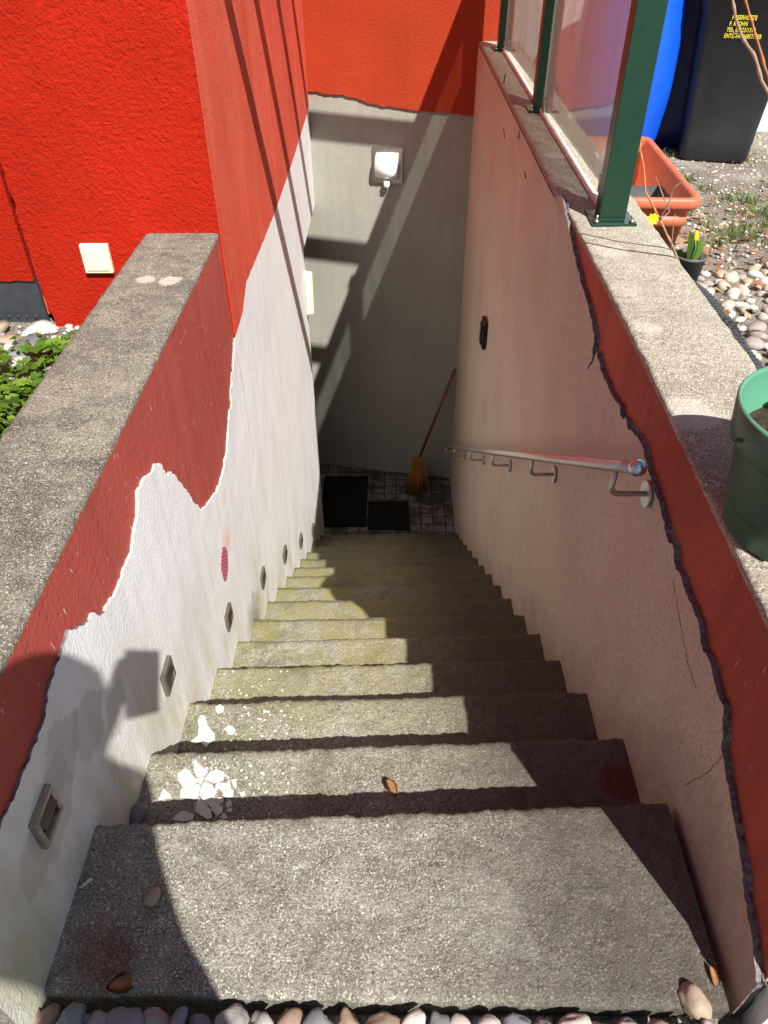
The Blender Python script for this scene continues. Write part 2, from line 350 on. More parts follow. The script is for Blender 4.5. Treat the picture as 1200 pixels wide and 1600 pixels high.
# dusty glass
t = NT('dusty_glass', .1, .5)
ge = t.n.new('ShaderNodeNewGeometry'); vd = t.n.new('ShaderNodeVectorMath'); vd.operation = 'DOT_PRODUCT'; t.l(ge.outputs['Incoming'], vd.inputs[0]); t.l(ge.outputs['Normal'], vd.inputs[1])
frs = t.math('ADD', t.math('MULTIPLY', t.math('POWER', t.math('SUBTRACT', 1., t.math('ABSOLUTE', vd.outputs['Value'])), 5.), .70), .03)
gl = t.n.new('ShaderNodeBsdfGlossy'); gl.inputs['Roughness'].default_value = .02
tr = t.n.new('ShaderNodeBsdfTransparent'); tr.inputs[0].default_value = (.88, .94, .90, 1)
df = t.n.new('ShaderNodeBsdfDiffuse'); df.inputs[0].default_value = (.62, .60, .56, 1)
m1 = t.n.new('ShaderNodeMixShader'); t.l(t.math('ADD', t.math('MULTIPLY', t.noise(9, 5, co=t.map((1, 1, .12))), .45), .24), m1.inputs[0]); t.l(tr.outputs[0], m1.inputs[1]); t.l(df.outputs[0], m1.inputs[2])
m2 = t.n.new('ShaderNodeMixShader'); t.l(frs, m2.inputs[0]); t.l(m1.outputs[0], m2.inputs[1]); t.l(gl.outputs[0], m2.inputs[2])
t.l(m2.outputs[0], t.n['Material Output'].inputs[0]); M['glass'] = t.m
# pink-red reinforcing mesh
t = NT('pink_mesh', .6, .3)
wv = t.n.new('ShaderNodeTexWave'); wv.inputs['Scale'].default_value = 24; wv.bands_direction = 'Y'; t.l(t.map(rot=(R(38), 0, 0)), wv.inputs[0])
wv2 = t.n.new('ShaderNodeTexWave'); wv2.inputs['Scale'].default_value = 24; wv2.bands_direction = 'Z'; t.l(t.map(rot=(R(38), 0, 0)), wv2.inputs[0])
f = t.math('MAXIMUM', t.ramp(wv.outputs[1], [(.62, 0.), (.72, 1.)]), t.ramp(wv2.outputs[1], [(.72, 0.), (.8, 1.)]))
M['mesh'] = t.color(t.mix(f, (.30, .008, .04), (.50, .22, .26)))

# ------------------------------------------------------------------ key dimensions
XR, XL = .551, -.554
RIS, GO, Y0 = .186, .2665, .7468
TOPL = .50
def topR(y):   # height of the right hand wall along its length
    return .520 + .04*min(1, max(0, (y-.7)/.8)) + .03*min(1, max(0, (y-1.5)/1.5)) + .045*min(1, max(0, (y-3)/2.3))
def YW(x): return 5.50 - .18*(x-.3)
FLOOR = -15*RIS

# ------------------------------------------------------------------ ground: one sheet with the stairwell cut out
def gz(x, y):
    if x > .7:
        if y > .4: return .28 - .16*min(1, max(0, (y-2.6)/1.4)) if y > 1.3 else -.04 + .32*min(1, max(0, (y-.45)/.85))
    if x < -.7:
        if y > .4: return -.04 + .22*min(1, (y-.4)/1.2)
    return -.045
xs = [-60, -20, -8, -4] + [-2.6+.15*i for i in range(12)] + [-.79, -.30, 0, .30, .52, .79] + [.9+.15*i for i in range(16)] + [3.6, 5, 9, 20, 60]
ys = [-60, -20, -8, -3, -1.5, -.8, -.3, 0, .2, .402] + [.5+.15*i for i in range(36)] + [6, 7, 10, 20, 60]
bm = bmesh.new(); G = {}
def gv(i, j):
    if (i, j) not in G:
        x, y = xs[i], ys[j]; z = gz(x, y) + noise.noise(Vector((x*2.3, y*2.3, 0)))*.012*(1 if abs(x) < 5 and abs(y) < 8 else 0)
        G[i, j] = bm.verts.new((x, y, z))
    return G[i, j]
for i in range(len(xs)-1):
    for j in range(len(ys)-1):
        if xs[i] >= -.8 and xs[i+1] <= .8 and ys[j] >= .40 and ys[j+1] <= 6.01: continue
        f = bm.faces.new((gv(i, j), gv(i+1, j), gv(i+1, j+1), gv(i, j+1))); f.smooth = True
g_ = link('ground', bm, M['ground']); tag(g_, kind='structure')

# ------------------------------------------------------------------ staircase
nr = [(1052,1253),(971.5,1153),(918,1080),(877,1029.5),(845.5,989),(820.5,959.5),(799,933),(784,913),(769,896),(756,883),(744.5,870.3),(735.5,860.3),(729,851),(721,842),(713,833)]
nl = [(150,1290),(232.5,1177.5),(295,1099),(345,1043),(388,1001),(412,967)]
st = empty('staircase', (0, .4, 0), 'weathered mossy concrete stairs going down to the cellar door', 'staircase')
NY = []
for n in range(15):
    yr = onZ(nr[n][0], nr[n][1], -n*RIS).y; fit = Y0 + n*GO
    yr = .55*yr + .45*fit
    yl = onZ(nl[n][0], nl[n][1], -n*RIS).y*.8 + .2*(fit-.04) if n < len(nl) else yr - .02
    NY.append((yl, yr))
def ynose(n, x):
    if n < 0: return .417-.016*(x-XL)
    t_ = (x-XL)/(XR-XL); return NY[n][0]*(1-t_) + NY[n][1]*t_
for n in range(15):
    bm = bmesh.new(); z = -n*RIS
    x0, x1 = (XL-.004, .535) if n == 0 else (XL-.004, XR+.004)
    nx = 190 if n < 4 else (120 if n < 9 else 70)
    rows = 34 if n == 0 else (26 if n < 5 else 12)
    grid = []
    for i in range(nx+1):
        x = x0 + (x1-x0)*i/nx
        yb = ynose(n-1, x) - (.035 if n else 0); yf = ynose(n, x)
        jit = lambda s_, a: noise.noise(Vector((x*11, n*7.3+s_, .3)))*a*.9 + noise.noise(Vector((x*55, n*3.1+s_, 1.7)))*a*.8 + noise.noise(Vector((x*150, n*3.1+s_, 4.7)))*a*.5
        colv = []
        if n == 0:
            yb += jit(50, .004)
            colv.append(Vector((x, yb+.004, z-.13))); colv.append(Vector((x, yb, z-.012)))
        yfj = yf + jit(0, .0055)
        for k in range(rows+1):
            u = k/rows; y = yb + (yfj-yb)*u
            q = Vector((x*28, y*28, n)); dz = noise.noise(q)*.0012 + noise.noise(q*3.3)*.0010 + noise.noise(q*8)*.0006
            if k == rows: dz -= .0045 + abs(jit(9, .003))
            if n == 0 and k == 0: dz -= .004
            colv.append(Vector((x, y, z+dz)))
        colv.append(Vector((x, yfj+.003+jit(13, .004)*.6, z-.016)))
        colv.append(Vector((x, yfj-.004+jit(21, .004), z-.06)))
        colv.append(Vector((x, yfj-.010+jit(33, .003), z-.12)))
        colv.append(Vector((x, yfj-.012, z-RIS-.02)))
        grid.append([bm.verts.new(v) for v in colv])
    for a, b in zip(grid, grid[1:]):
        for k in range(len(a)-1):
            f = bm.faces.new((a[k], b[k], b[k+1], a[k+1])); f.smooth = True
    for side in (grid[0], grid[-1]):
        lo = bm.verts.new((side[0].co.x, side[0].co.y, z-RIS-.02))
        bm.faces.new([lo] + list(side))
    link('step', bm, M['step'], st)

# ------------------------------------------------------------------ right hand wall with its cap, dark red band and beige render
rw = empty('retaining_wall', (.68, .4, 0), 'right stairwell wall with pale concrete cap, dark red band and beige render peeling at a ragged edge', 'wall')
bm = bmesh.new(); Ys = [.41+.012*i for i in range(int((5.62-.41)/.012)+1)]
prev = None; ends = []
for y in Ys:
    T = topR(y); j = lambda s_, f_, a: noise.noise(Vector((y*f_, s_, 2.2)))*a
    e1 = j(1, 14, .006)+j(2, 60, .005)+j(7, 140, .003); e2 = j(3, 50, .004)+j(4, 140, .002)
    wx = .013 if y < 2.3 else .0125
    lip = 1 if y > 2.42 else 0
    pr = [(XR+wx, -3.0), (XR+wx, T-.02+e2), (XR-.0015, T-.017+e2) if lip else (XR+.003+wx*.6+e1*.7, T-.004+e2*.5), (XR+.014+wx*.3+e1*.5, T+j(5, 30, .0012)),
          (.62, T+j(6, 9, .002)), (.70, T+j(8, 9, .002)), (.775, T+j(9, 12, .002)), (.795+j(10, 25, .004), T-.004), (.805+j(11, 30, .003), T-.03), (.805, -.3)]
    ring = [bm.verts.new((x, y, z)) for x, z in pr]
    if prev:
        for k in range(len(ring)-1):
            f = bm.faces.new((prev[k], prev[k+1], ring[k+1], ring[k])); f.material_index = 1 if k == 0 else 0; f.smooth = k > 0
    else: bm.faces.new(ring[::-1]); 
    prev = ring
bm.faces.new(prev)
bmesh.ops.recalc_face_normals(bm, faces=bm.faces)
link('wall_core', bm, [M['cap_right'], M['red_dark']], rw)
edge = [(878,306),(886,345),(905,430),(925,500),(929,535),(924,562),(916,580),(927,566),(932,554),(938,572),(950,605),(975,655),(1002,700),(1020,752),(1040,830),(1060,890),(1085,960),(1110,1040),(1128,1100),(1129,1180),(1140,1250),(1158,1350),(1172,1450),(1181,1530)]
ep = [onX(px, py, XR) for px, py in edge]; ep = [(p.y, p.z) for p in ep]; ep[-1] = (.405, ep[-1][1])
def chip(pts, seed):
    out = []; q = jag(pts, .004, .006, seed); off = 0; run = 0; rnd = random.Random(seed)
    for i, p in enumerate(q):      # angular chips: the offset jumps in steps
        if run <= 0: tgt = rnd.uniform(-.0045, .0045)*(2 if rnd.random() < .15 else 1); run = rnd.randint(2, 9)
        run -= 1; off += (tgt-off)*.55
        t_ = (q[min(i+1, len(q)-1)]-q[max(i-1, 0)]).normalized(); out.append(p + Vector((-t_.y, t_.x))*off if 0 < i < len(q)-1 else p)
    return out
CE = chip([Vector(p) for p in ep], 2)
topedge = [(y, topR(y)-.024+noise.noise(Vector((y*12, 3, 3)))*.004) for y in [5.60-.1*i for i in range(0, 32)] if y > ep[0][0]+.05]
poly = [(5.60, -2.95)] + topedge + CE + [Vector((.405, -2.95))]
bm = slab2d(poly, lambda p: Vector((XR, p[0], p[1])), (-1, 0, 0), .0085, 0, 1)
link('render_coat', bm, [M['beige'], M['adhesive']], rw)
# crumbling grey mortar showing along the broken edge
base = CE; bm = bmesh.new()
inn, out = [], []; N3 = lambda i, f, o: noise.noise(Vector((i*f, o, 1.3)))
for i, p in enumerate(base):
    q0 = base[max(0, i-4)]; q1 = base[min(len(base)-1, i+4)]; t_ = (q1-q0).normalized(); nn = Vector((t_.y, -t_.x))
    if nn.y < 0: nn = -nn
    wdt = -.002 + .014*max(0, N3(i, .021, 1)+.05) + .013*max(0, N3(i, .093, 5)) + .005*N3(i, .41, 7)
    inn.append(p - nn*.006); out.append(p + nn*max(-.004, wdt))
rows_ = []
for k, u in enumerate((0, .35, .55, .75, .92, 1.)):
    rows_.append([bm.verts.new((XR + (.0125 if k == 5 else .0062 + .0045*u) + (.0022*N3(i, .17, k*3) + .0016*N3(i, .55, k*5) if k < 5 else 0), a.x*(1-u)+b.x*u, a.y*(1-u)+b.y*u)) for i, (a, b) in enumerate(zip(inn, out))])
for A_, B_ in zip(rows_, rows_[1:]):
    for i in range(len(A_)-1): bm.faces.new((A_[i], A_[i+1], B_[i+1], B_[i]))
bmesh.ops.recalc_face_normals(bm, faces=bm.faces)
link('mortar_edge', bm, M['adhesive'], rw)
def crack(px, X, par, m, r0=.0011, seed=0.):
    P = [onX(a, b, X) for a, b in px]; q = jag([Vector((p.y, p.z)) for p in P], .006, .004, seed)
    bm = bmesh.new(); tube(bm, [(X, p.x, p.y) for p in q], [r0*(.5+abs(noise.noise(Vector((i*.4, seed, 0))))*1.3) for i in range(len(q))], 5); link('crack', bm, m, par)
CRK = simple('crack_dark', (.05, .035, .028), .95, .05)  # dark brown tone for the crack lines
crack([(1052, 905), (1060, 960), (1068, 1000), (1076, 1040), (1088, 1075)], XR, rw, CRK, seed=3)
crack([(1128, 1180), (1112, 1200), (1095, 1215), (1070, 1225)], XR, rw, CRK, .0008, seed=8)
for k, (a, b) in enumerate([((812, 205), (811, 218)), ((787, 200), (789, 216)), ((790, 115), (787, 130)), ((820, 268), (822, 278))]):
    crack([a, b], XR, rw, CRK, .005, seed=20+k)
# chipped white lump at the foot of the wall end
bm = bmesh.new(); box(bm, (.566, .372, -.06), (.78, .409, .10), bev=.012)
bmesh.ops.subdivide_edges(bm, edges=bm.edges, cuts=4, use_grid_fill=True)
for v in bm.verts: v.co += Vector(noise.noise_vector(v.co*30))*.006
link('chipped_plinth', bm, M['chip_white'], rw)

# ------------------------------------------------------------------ left parapet
pw = empty('parapet_wall', (-.68, .4, 0), 'left stairwell wall with grey concrete cap and faded red paint above white render', 'wall')
bm = bmesh.new(); prev = None; y = -.0
Ys = [.36+.012*i for i in range(int((2.44-.36)/.012)+1)] + [2.439]
for y in Ys:
    T = TOPL; j = lambda s_, f_, a: noise.noise(Vector((y*f_, s_, 7.7)))*a
    e1 = j(1, 14, .004)+j(2, 60, .004)+j(7, 140, .002); e2 = j(3, 50, .003)+j(4, 140, .002)
    pr = [(XL-.006, -3.0), (XL-.006, T-.014+e2), (XL-.008-e1*.6, T-.003+e2*.5), (XL-.018-e1*.4, T+j(5, 30, .001)), (-.64, T+j(6, 9, .002)),
          (-.72, T+j(8, 9, .002)), (-.785, T+j(12, 9, .001)), (-.797+j(10, 25, .003), T-.004), (-.803+j(11, 30, .003), T-.03), (-.803, -.3)]
    ring = [bm.verts.new((x, y, z)) for x, z in pr]
    if prev:
        for k in range(len(ring)-1):
            f = bm.faces.new((prev[k], prev[k+1], ring[k+1], ring[k])); f.material_index = 1 if k == 0 else 0; f.smooth = k > 0
    else: bm.faces.new(ring)
    prev = ring
bm.faces.new(prev); bmesh.ops.recalc_face_normals(bm, faces=bm.faces)
link('wall_core', bm, [M['cap_left'], M['red_old']], pw)
le = [(-90,1440),(-40,1370),(0,1298),(28,1232),(52,1170),(70,1115),(80,1062),(93,1032),(108,988),(150,964),(178,932),(196,885),(207,860),(214,808),(215,766),(240,730),(251,724),(263,742),(276,746),(286,758),(300,782),(311,796),(322,792),(334,776),(345,755),(354,715),(360,640),(364,580),(367,528)]
lp = [onX(px, py, XL) for px, py in le]; lp = [(p.y, p.z) for p in lp]; lp[-1] = (2.438, lp[-1][1])
lp = [p for p in lp if p[0] > .372]; lp = [(.357, lp[0][1]+.02)] + lp
poly = chip([Vector(p) for p in lp], 11) + [Vector((2.438, -2.95)), Vector((.357, -2.95))]
bm = slab2d(poly, lambda p: Vector((XL, p[0], p[1])), (1, 0, 0), .0055, 0, 1)
for f in bm.faces:
    if f.material_index == 1 and f.calc_center_median().y > .95 + .1*noise.noise(f.calc_center_median()*20): f.material_index = 2
link('render_coat', bm, [M['white_l'], M['adhesive'], M['chip_white']], pw)

crack([(368, 545), (380, 600), (388, 660), (397, 720), (396, 760)], XL, pw, simple('red_hairline', (.55, .25, .22), .9, .1), .0009, seed=31)
crack([(366, 525), (362, 600), (357, 680)], XL, pw, CRK, .0012, seed=33)

# ------------------------------------------------------------------ house
hs = empty('house', (-2.2, 4, 0), 'bright red stuccoed house rising at the left over white cellar render', 'house')
HT = 6.2
def fX(X): return lambda p: Vector((X, p[0], p[1]))
DY, LZ = 4.752, -.42
# lower white render with the door opening at its far end
YB = YW(XL)+.06
red_b = [(2.442, .128), (2.62, .138)] + [(lambda q: (q.y, q.z))(onX(px, py, XL)) for px, py in [(385,440),(408,385),(430,330),(455,258),(470,210),(479,180),(484,153)]]
red_b = [p for p in red_b if p[0] < YB-.05]; red_b.append((YB, red_b[-1][1]+.02))
rb = jag(red_b, .008, .004, 21)
poly = [(2.442, -2.95), (DY, -2.95), (DY, LZ), (YB, LZ), (YB, red_b[-1][1]+.05)] + [(2.442, .19)]
low = [Vector((2.442, -2.95)), Vector((DY, -2.95)), Vector((DY, LZ)), Vector((YB, LZ)), Vector((YB, HT)), Vector((2.442, HT))]
link('cellar_wall', slab2d(low, fX(XL-.003), (1, 0, 0), .30), M['white_l'], hs)
poly = rb + [Vector((YB, HT)), Vector((2.4365, HT))]
link('side_wall', slab2d(poly, fX(XL), (1, 0, 0), .0025), M['red_side'], hs)
XG = onY(60, 440, 2.436).x
bm = bmesh.new()
def xz(poly, Y, th, mat): 
    return slab2d(poly, lambda p: Vector((p[0], Y, p[1])), (0, -1, 0), th)
gj = jag([Vector((XG, HT)), Vector((XG, .33)), Vector((XG+.03, .02))], .03, .006, 31)
link('front_wall', xz([Vector((XL-.001, .02)), Vector((XL-.001, HT))] + gj, 2.4355, .006, 0), M['red_front'], hs)
bj = jag([Vector((XG-.022, .332)), Vector((-6, .33))], .03, .006, 35)
link('front_wall', xz([Vector((XG-.022, HT))] + bj + [Vector((-6, HT))], 2.452, .25, 0), M['red_front'], hs)
link('groove', xz([Vector((XG+.005, HT)), Vector((XG+.005, .2)), Vector((XG-.03, .2)), Vector((XG-.03, HT))], 2.480, .1, 0), M['red_side'], hs)
bm = bmesh.new(); box(bm, (-6, 2.74, .1), (-.87, 9, HT)); box(bm, (-6.2, 2.42, HT+.002), (-.50, 9, HT+.12))
link('roof_block', bm, M['white_paint'], hs)
bm = bmesh.new()     # dimpled drip strip at the foot of the recessed front
box(bm, (-6, 2.462, .13), (XG-.02, 2.475, .345))
for i in range(60):
    for k in range(2):
        c_ = Vector((XG-.06-i*.032, 2.462, .165+k*.034)); r_ = bmesh.ops.create_icosphere(bm, subdivisions=1, radius=.008, matrix=Matrix.Translation(c_))
link('drip_strip', bm, M['membrane'], hs)
# cellar door inside the opening
dr = empty('cellar_door', (-.85, 5.15, FLOOR), 'dark wooden cellar door deep in the shade at the foot of the stairs', 'door')
bm = bmesh.new(); box(bm, (-.90, DY+.03, FLOOR+.01), (-.865, YW(-.9)-.05, LZ-.03), bev=.004); link('door_leaf', bm, M['wood_dark'], dr)
bm = bmesh.new(); tube(bm, [(-.865, DY+.12, FLOOR+1.05), (-.82, DY+.12, FLOOR+1.05), (-.82, DY+.24, FLOOR+1.05)], .009); link('door_handle', bm, M['steel'], dr)

# end wall
ew = empty('end_wall', (0, 5.6, FLOOR), 'wall closing the stairwell, orange red above and grey render below, with a slanting shadow', 'wall')
def fW(off=0): return lambda p: Vector((p[0], YW(p[0])-off, p[1]))
NW = Vector((-.18, -1, 0)).normalized()
link('grey_render', slab2d([Vector((-1.3, FLOOR-.1)), Vector((XR+.01, FLOOR-.1)), Vector((XR+.01, .30)), Vector((.70, .30)), Vector((.70, HT)), Vector((-1.3, HT))], fW(), NW, .2), M['grey_end'], ew)
eb = [onW(px, py) for px, py in [(486,142),(510,146),(540,149),(560,153),(572,160),(595,164),(625,168),(657,173),(690,175),(735,180)]]
eb = [(p.x, p.z) for p in eb]; eb = [(-.62, eb[0][1]+.01)] + eb + [(.70, eb[-1][1]-.01)]
poly = jag(eb, .008, .006, 41) + [Vector((.70, HT)), Vector((-.62, HT))]
link('red_upper_coat', slab2d(poly, fW(.016), NW, .0158), M['red_end'], ew)
bm = bmesh.new(); box(bm, (.703, 5.385, .60), (.735, 5.70, HT)); link('corner_trim', bm, M['pink_trim'], ew)

# cellar floor
bm = bmesh.new(); vs = [bm.verts.new(v) for v in [(-1.3, 4.2, FLOOR), (.6, 4.2, FLOOR), (.6, 6, FLOOR), (-1.3, 6, FLOOR)]]; bm.faces.new(vs)
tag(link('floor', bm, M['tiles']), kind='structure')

# white yard wall behind the bins
bm = bmesh.new(); box(bm, (.74, 5.42, -.2), (9, 5.62, 2.6)); 
yw = link('yard_wall', bm, M['white_paint']); tag(yw, 'white painted yard wall behind the barrel and the bins', 'wall')

# ------------------------------------------------------------------ fence with glass panes on the right hand wall
fn = empty('glass_fence', (.67, 3.7, .6), 'green steel post fence with dusty glass panes standing on the right wall', 'fence')
PX = .672
posts = [2.30, 3.66, 5.10]
for y in posts:
    T = topR(y)
    bm = bmesh.new(); box(bm, (PX-.04, y, T+.008), (PX+.04, y+.06, 1.40), bev=.003); p_ = link('post', bm, M['green_paint'], fn)
    bm = bmesh.new(); box(bm, (PX-.065, y-.035, T-.002), (PX+.068, y+.095, T+.008), bev=.002); q_ = link('base_plate', bm, M['green_paint'], p_)
    for sx in (-.052, .054):
        bm = bmesh.new(); tube(bm, [(PX+sx, y-.022, T+.008), (PX+sx, y-.022, T+.016)], .008, 6); tube(bm, [(PX+sx, y-.022, T+.016), (PX+sx, y-.022, T+.030)], .004, 8)
        link('bolt', bm, M['steel'], p_)
bm = bmesh.new(); box(bm, (.672, 2.28, 1.402), (.712, 5.6, 1.445), bev=.003); link('top_rail', bm, M['green_paint'], fn)
for a, b in ((posts[0]+.075, posts[1]-.015), (posts[1]+.075, posts[2]-.015)):
    T = topR((a+b)/2)
    bm = bmesh.new(); box(bm, (PX-.004, a, T+.045), (PX+.004, b, 1.34)); gp = link('glass_pane', bm, M['glass'], fn)
    bm = bmesh.new(); vs = box(bm, (PX-.016, a+.01, 0), (PX-.002, b-.01, .016))
    for v in bm.verts: v.co.z += topR(v.co.y)+.001
    link('white_seal', bm, M['seal'], fn)
    for yy in (a+.05, b-.09):
        for zz in (T+.03, 1.20):
            bm = bmesh.new(); box(bm, (PX-.017, yy, zz), (PX-.006, yy+.04, zz+.05), bev=.003); box(bm, (PX+.006, yy, zz), (PX+.017, yy+.04, zz+.05), bev=.003)
            link('clamp', bm, M['steel_dull'], gp)

# ------------------------------------------------------------------ overhead pergola (casts the slanting bars on the left wall)
pg = empty('pergola', (1.2, 3, 2.6), 'open green steel pergola over the stairwell whose rafters throw the thin slanting shadows', 'pergola')
PZ = 1.92
for c0_, k_ in ((2.32, -.20), (2.93, -.20), (3.60, -.22), (4.22, -.22)):
    bm = bmesh.new(); xa, xb = XL+.001, .886
    vs = box(bm, (xa, -.038, PZ-.03), (xb, .038, PZ+.05))
    for v in vs: v.co.y += c0_ + k_*v.co.x
    rf = link('rafter', bm, M['green_paint'], pg)
    bm = bmesh.new(); box(bm, (XL+.001, c0_+k_*XL-.03, PZ-.16), (XL+.012, c0_+k_*XL+.03, PZ-.032)); link('wall_bracket', bm, M['green_paint'], rf)
bm = bmesh.new(); box(bm, (.888, 1.98, PZ-.03), (.958, 5.41, PZ+.05)); link('purlin', bm, M['green_paint'], pg)

# ------------------------------------------------------------------ handrail
hr = empty('handrail', (.47, 1.1, .5), 'stainless steel handrail on brackets along the right wall with round end ball', 'handrail')
h0 = onX(996, 731, .468); h1 = Vector((.468, 5.02, h0.z-(5.02-h0.y)*.683))
bm = bmesh.new(); tube(bm, [h0, h1], .0135, 20); link('rail_tube', bm, M['steel'], hr, True)
bm = bmesh.new(); bmesh.ops.create_uvsphere(bm, u_segments=24, v_segments=16, radius=.0172, matrix=Matrix.Translation(h0)); link('end_ball', bm, M['steel_ball'], hr, True)
dirr = (h1-h0).normalized()
for px, py in [(1013,777),(868,742),(798,727),(757,717),(728,706),(712,701)]:
    f_ = onX(px, py, XR); yb = f_.y
    base = h0 + dirr*((yb-h0.y)/dirr.y); base = base - Vector((0, .0, 0)); tz = base.z-.012; zf = tz-.062
    bm = bmesh.new()
    pts = [(.468, yb, tz), (.468, yb, zf+.018)] + [(.468+.018*(1-math.cos(a)), yb, zf+.018-.018*math.sin(a)) for a in [R(20), R(45), R(70), R(90)]] + [(XR, yb, zf)]
    tube(bm, pts, .0062, 12); b_ = link('bracket', bm, M['steel'], hr, True)
    bm = bmesh.new(); tube(bm, [(XR-.010, yb, zf), (XR-.002, yb, zf)], .029, 28); link('wall_flange', bm, M['steel'], b_)

# ------------------------------------------------------------------ lamps and boxes on the walls
spots = [((62,1282),'square steel step lamp lowest in the photo inside a grey repair patch, half in shadow'),
         ((259,1056),'square step lamp on the white wall just right of the phone shadow'),
         ((355,964),'square step lamp on the white wall below the pink mesh patch'),
         ((409,903),'square step lamp above the grey stain, fourth down the stairs'),
         ((444,866),'square step lamp fifth down the stairs on white wall'),
         ((469,845),'square step lamp sixth down, last but one before the dark doorway'),
         ((488,828),'square step lamp farthest down, close to the dark doorway')]
def step_lamp():
    root = bpy.data.objects.new('step_lamp', None); col.objects.link(root); root.empty_display_size = .03
    def add(nm, bm, m, par=root): 
        o = link(nm, bm, m, par, world=False); return o
    s = .036; bm = bmesh.new()   # frame ring
    for a, b in (((0, -s, -s), (.012, s, -s+.010)), ((0, -s, s-.010), (.012, s, s)), ((0, -s, -s+.0102), (.012, -s+.010, s-.0102)), ((0, s-.010, -s+.0102), (.012, s, s-.0102))):
        box(bm, a, b, bev=.0015)
    add('frame', bm, M['steel_dull'])
    bm = bmesh.new(); i = s-.0105   # angled hood wedge: open below
    v = [bm.verts.new(c) for c in [(.001,-i,i),(.001,i,i),(.001,i,-i),(.001,-i,-i),(.016,-i,i*.1),(.016,i,i*.1)]]
    for f in ((0,1,5,4),(0,4,3),(1,2,5)): bm.faces.new([v[k] for k in f])
    bmesh.ops.solidify(bm, geom=bm.faces[:], thickness=.0015); add('hood', bm, M['steel_dull'])
    bm = bmesh.new(); box(bm, (.0005, -i+.002, -i+.002), (.004, i-.002, i-.004)); lens = add('lens', bm, M['lamp_glass'])
    return root
proto = step_lamp()
for k, ((px, py), lab) in enumerate(spots):
    if k == 0: o = proto
    else:
        o = proto.copy(); col.objects.link(o)
        for ch in proto.children: c_ = ch.copy(); col.objects.link(c_); c_.parent = o
    o.location = onX(px, py, XL) if k else Vector((XL, .597, .218)); o.location.x = XL
    tag(o, lab, 'wall lamp', 'square step lamps set into the left wall')

# pink mesh patch
bm = bmesh.new(); c_ = onX(350, 881, XL); prof = []
vs = [bm.verts.new((XL+.0012, c_.y+.050*math.cos(a)*(1+.10*math.sin(3*a+1)+random.uniform(-.04, .04)), c_.z+.060*math.sin(a)*(1+.08*math.sin(2*a)+random.uniform(-.04, .04)))) for a in [2*math.pi*k/40 for k in range(40)]]
f = bm.faces.new(vs); bmesh.ops.recalc_face_normals(bm, faces=bm.faces)
r_ = bmesh.ops.extrude_face_region(bm, geom=[f])
for v in r_['geom']:
    if isinstance(v, bmesh.types.BMVert): v.co.x += .0015
tag(link('mesh_patch', bm, M['mesh']), 'oval patch of pinkish red reinforcing mesh on the white left wall', 'mesh patch')

# lamp on the end wall
lx = onW(606, 258); lm = empty('wall_lamp', lx, 'opal half cylinder lamp with sensor on a square steel plate on the end wall', 'wall lamp')
ang = math.atan2(-.18, 1)
RM = Matrix.Translation((lx.x, YW(lx.x), lx.z)) @ Matrix.Rotation(ang, 4, 'Z')
bm = bmesh.new(); box(bm, (-.108, -.014, -.118), (.108, -.001, .118), bev=.003, M=RM); link('back_plate', bm, M['steel_dull'], lm)
bm = bmesh.new(); N = 20; A = []; B = []
for k in range(N+1):
    a = math.pi*k/N; yy = -.014-.070*math.sin(a); zz = .085*math.cos(a)
    A.append(bm.verts.new(RM @ Vector((-.078, yy, zz)))); B.append(bm.verts.new(RM @ Vector((.078, yy, zz))))
for k in range(N): f = bm.faces.new((A[k], B[k], B[k+1], A[k+1])); f.smooth = True
bm.faces.new(A); bm.faces.new(B[::-1]); bmesh.ops.recalc_face_normals(bm, faces=bm.faces)
link('lamp_shade', bm, M['opal'], lm)
bm = bmesh.new(); rg = lathe(bm, [(.001, .0), (.017, .001), (.022, .008), (.022, .034), (.018, .040), (.001, .041)], 24); 
for v in bm.verts: v.co = RM @ (v.co + Vector((0, -.045, -.135)))
link('motion_sensor', bm, M['opal'], lm)
# cream bulkhead at the far end of the left wall
c0 = onX(476, 420, XL); zt = c0.z-.03; 
bm = bmesh.new(); box(bm, (XL-.003, DY-.10, -.835), (XL+.048, DY-.012, -.535), bev=.018)
for v in bm.verts:
    if v.co.x > XL+.01: v.co.z = -.685 + (v.co.z+.685)*.93; v.co.y = DY-.056+(v.co.y-DY+.056)*.85
tag(link('bulkhead_lamp', bm, M['cream'], smooth=True), 'rounded cream plastic light cover at the far end of the white wall', 'wall lamp')
# socket cover on the red house front
bm = bmesh.new(); box(bm, (-1.018, 2.415, .374), (-.925, 2.434, .470), bev=.004); sc_o = link('cover_plate', bm, M['cream'])
skt = empty('socket_cover', (-.97, 2.434, .42), 'cream square socket cover low on the bright red house front', 'socket'); sc_o.parent = skt; sc_o.matrix_parent_inverse = Matrix.Translation(skt.location).inverted()
bm = bmesh.new(); box(bm, (-1.008, 2.411, .384), (-.935, 2.4155, .452), bev=.003); link('flap', bm, M['cream'], skt)
# black box on the right wall
c_ = onX(760, 520, XR)
bx = empty('switch_box', c_, 'small black rounded box on the beige right wall above the handrail', 'switch')
bm = bmesh.new(); box(bm, (XR-.028, c_.y-.055, c_.z-.085), (XR-.001, c_.y+.055, c_.z+.085), bev=.014); link('housing', bm, M['black'], bx)
bm = bmesh.new(); box(bm, (XR-.036, c_.y-.030, c_.z-.060), (XR-.0285, c_.y+.030, c_.z+.060), bev=.0035); link('button', bm, M['black'], bx)

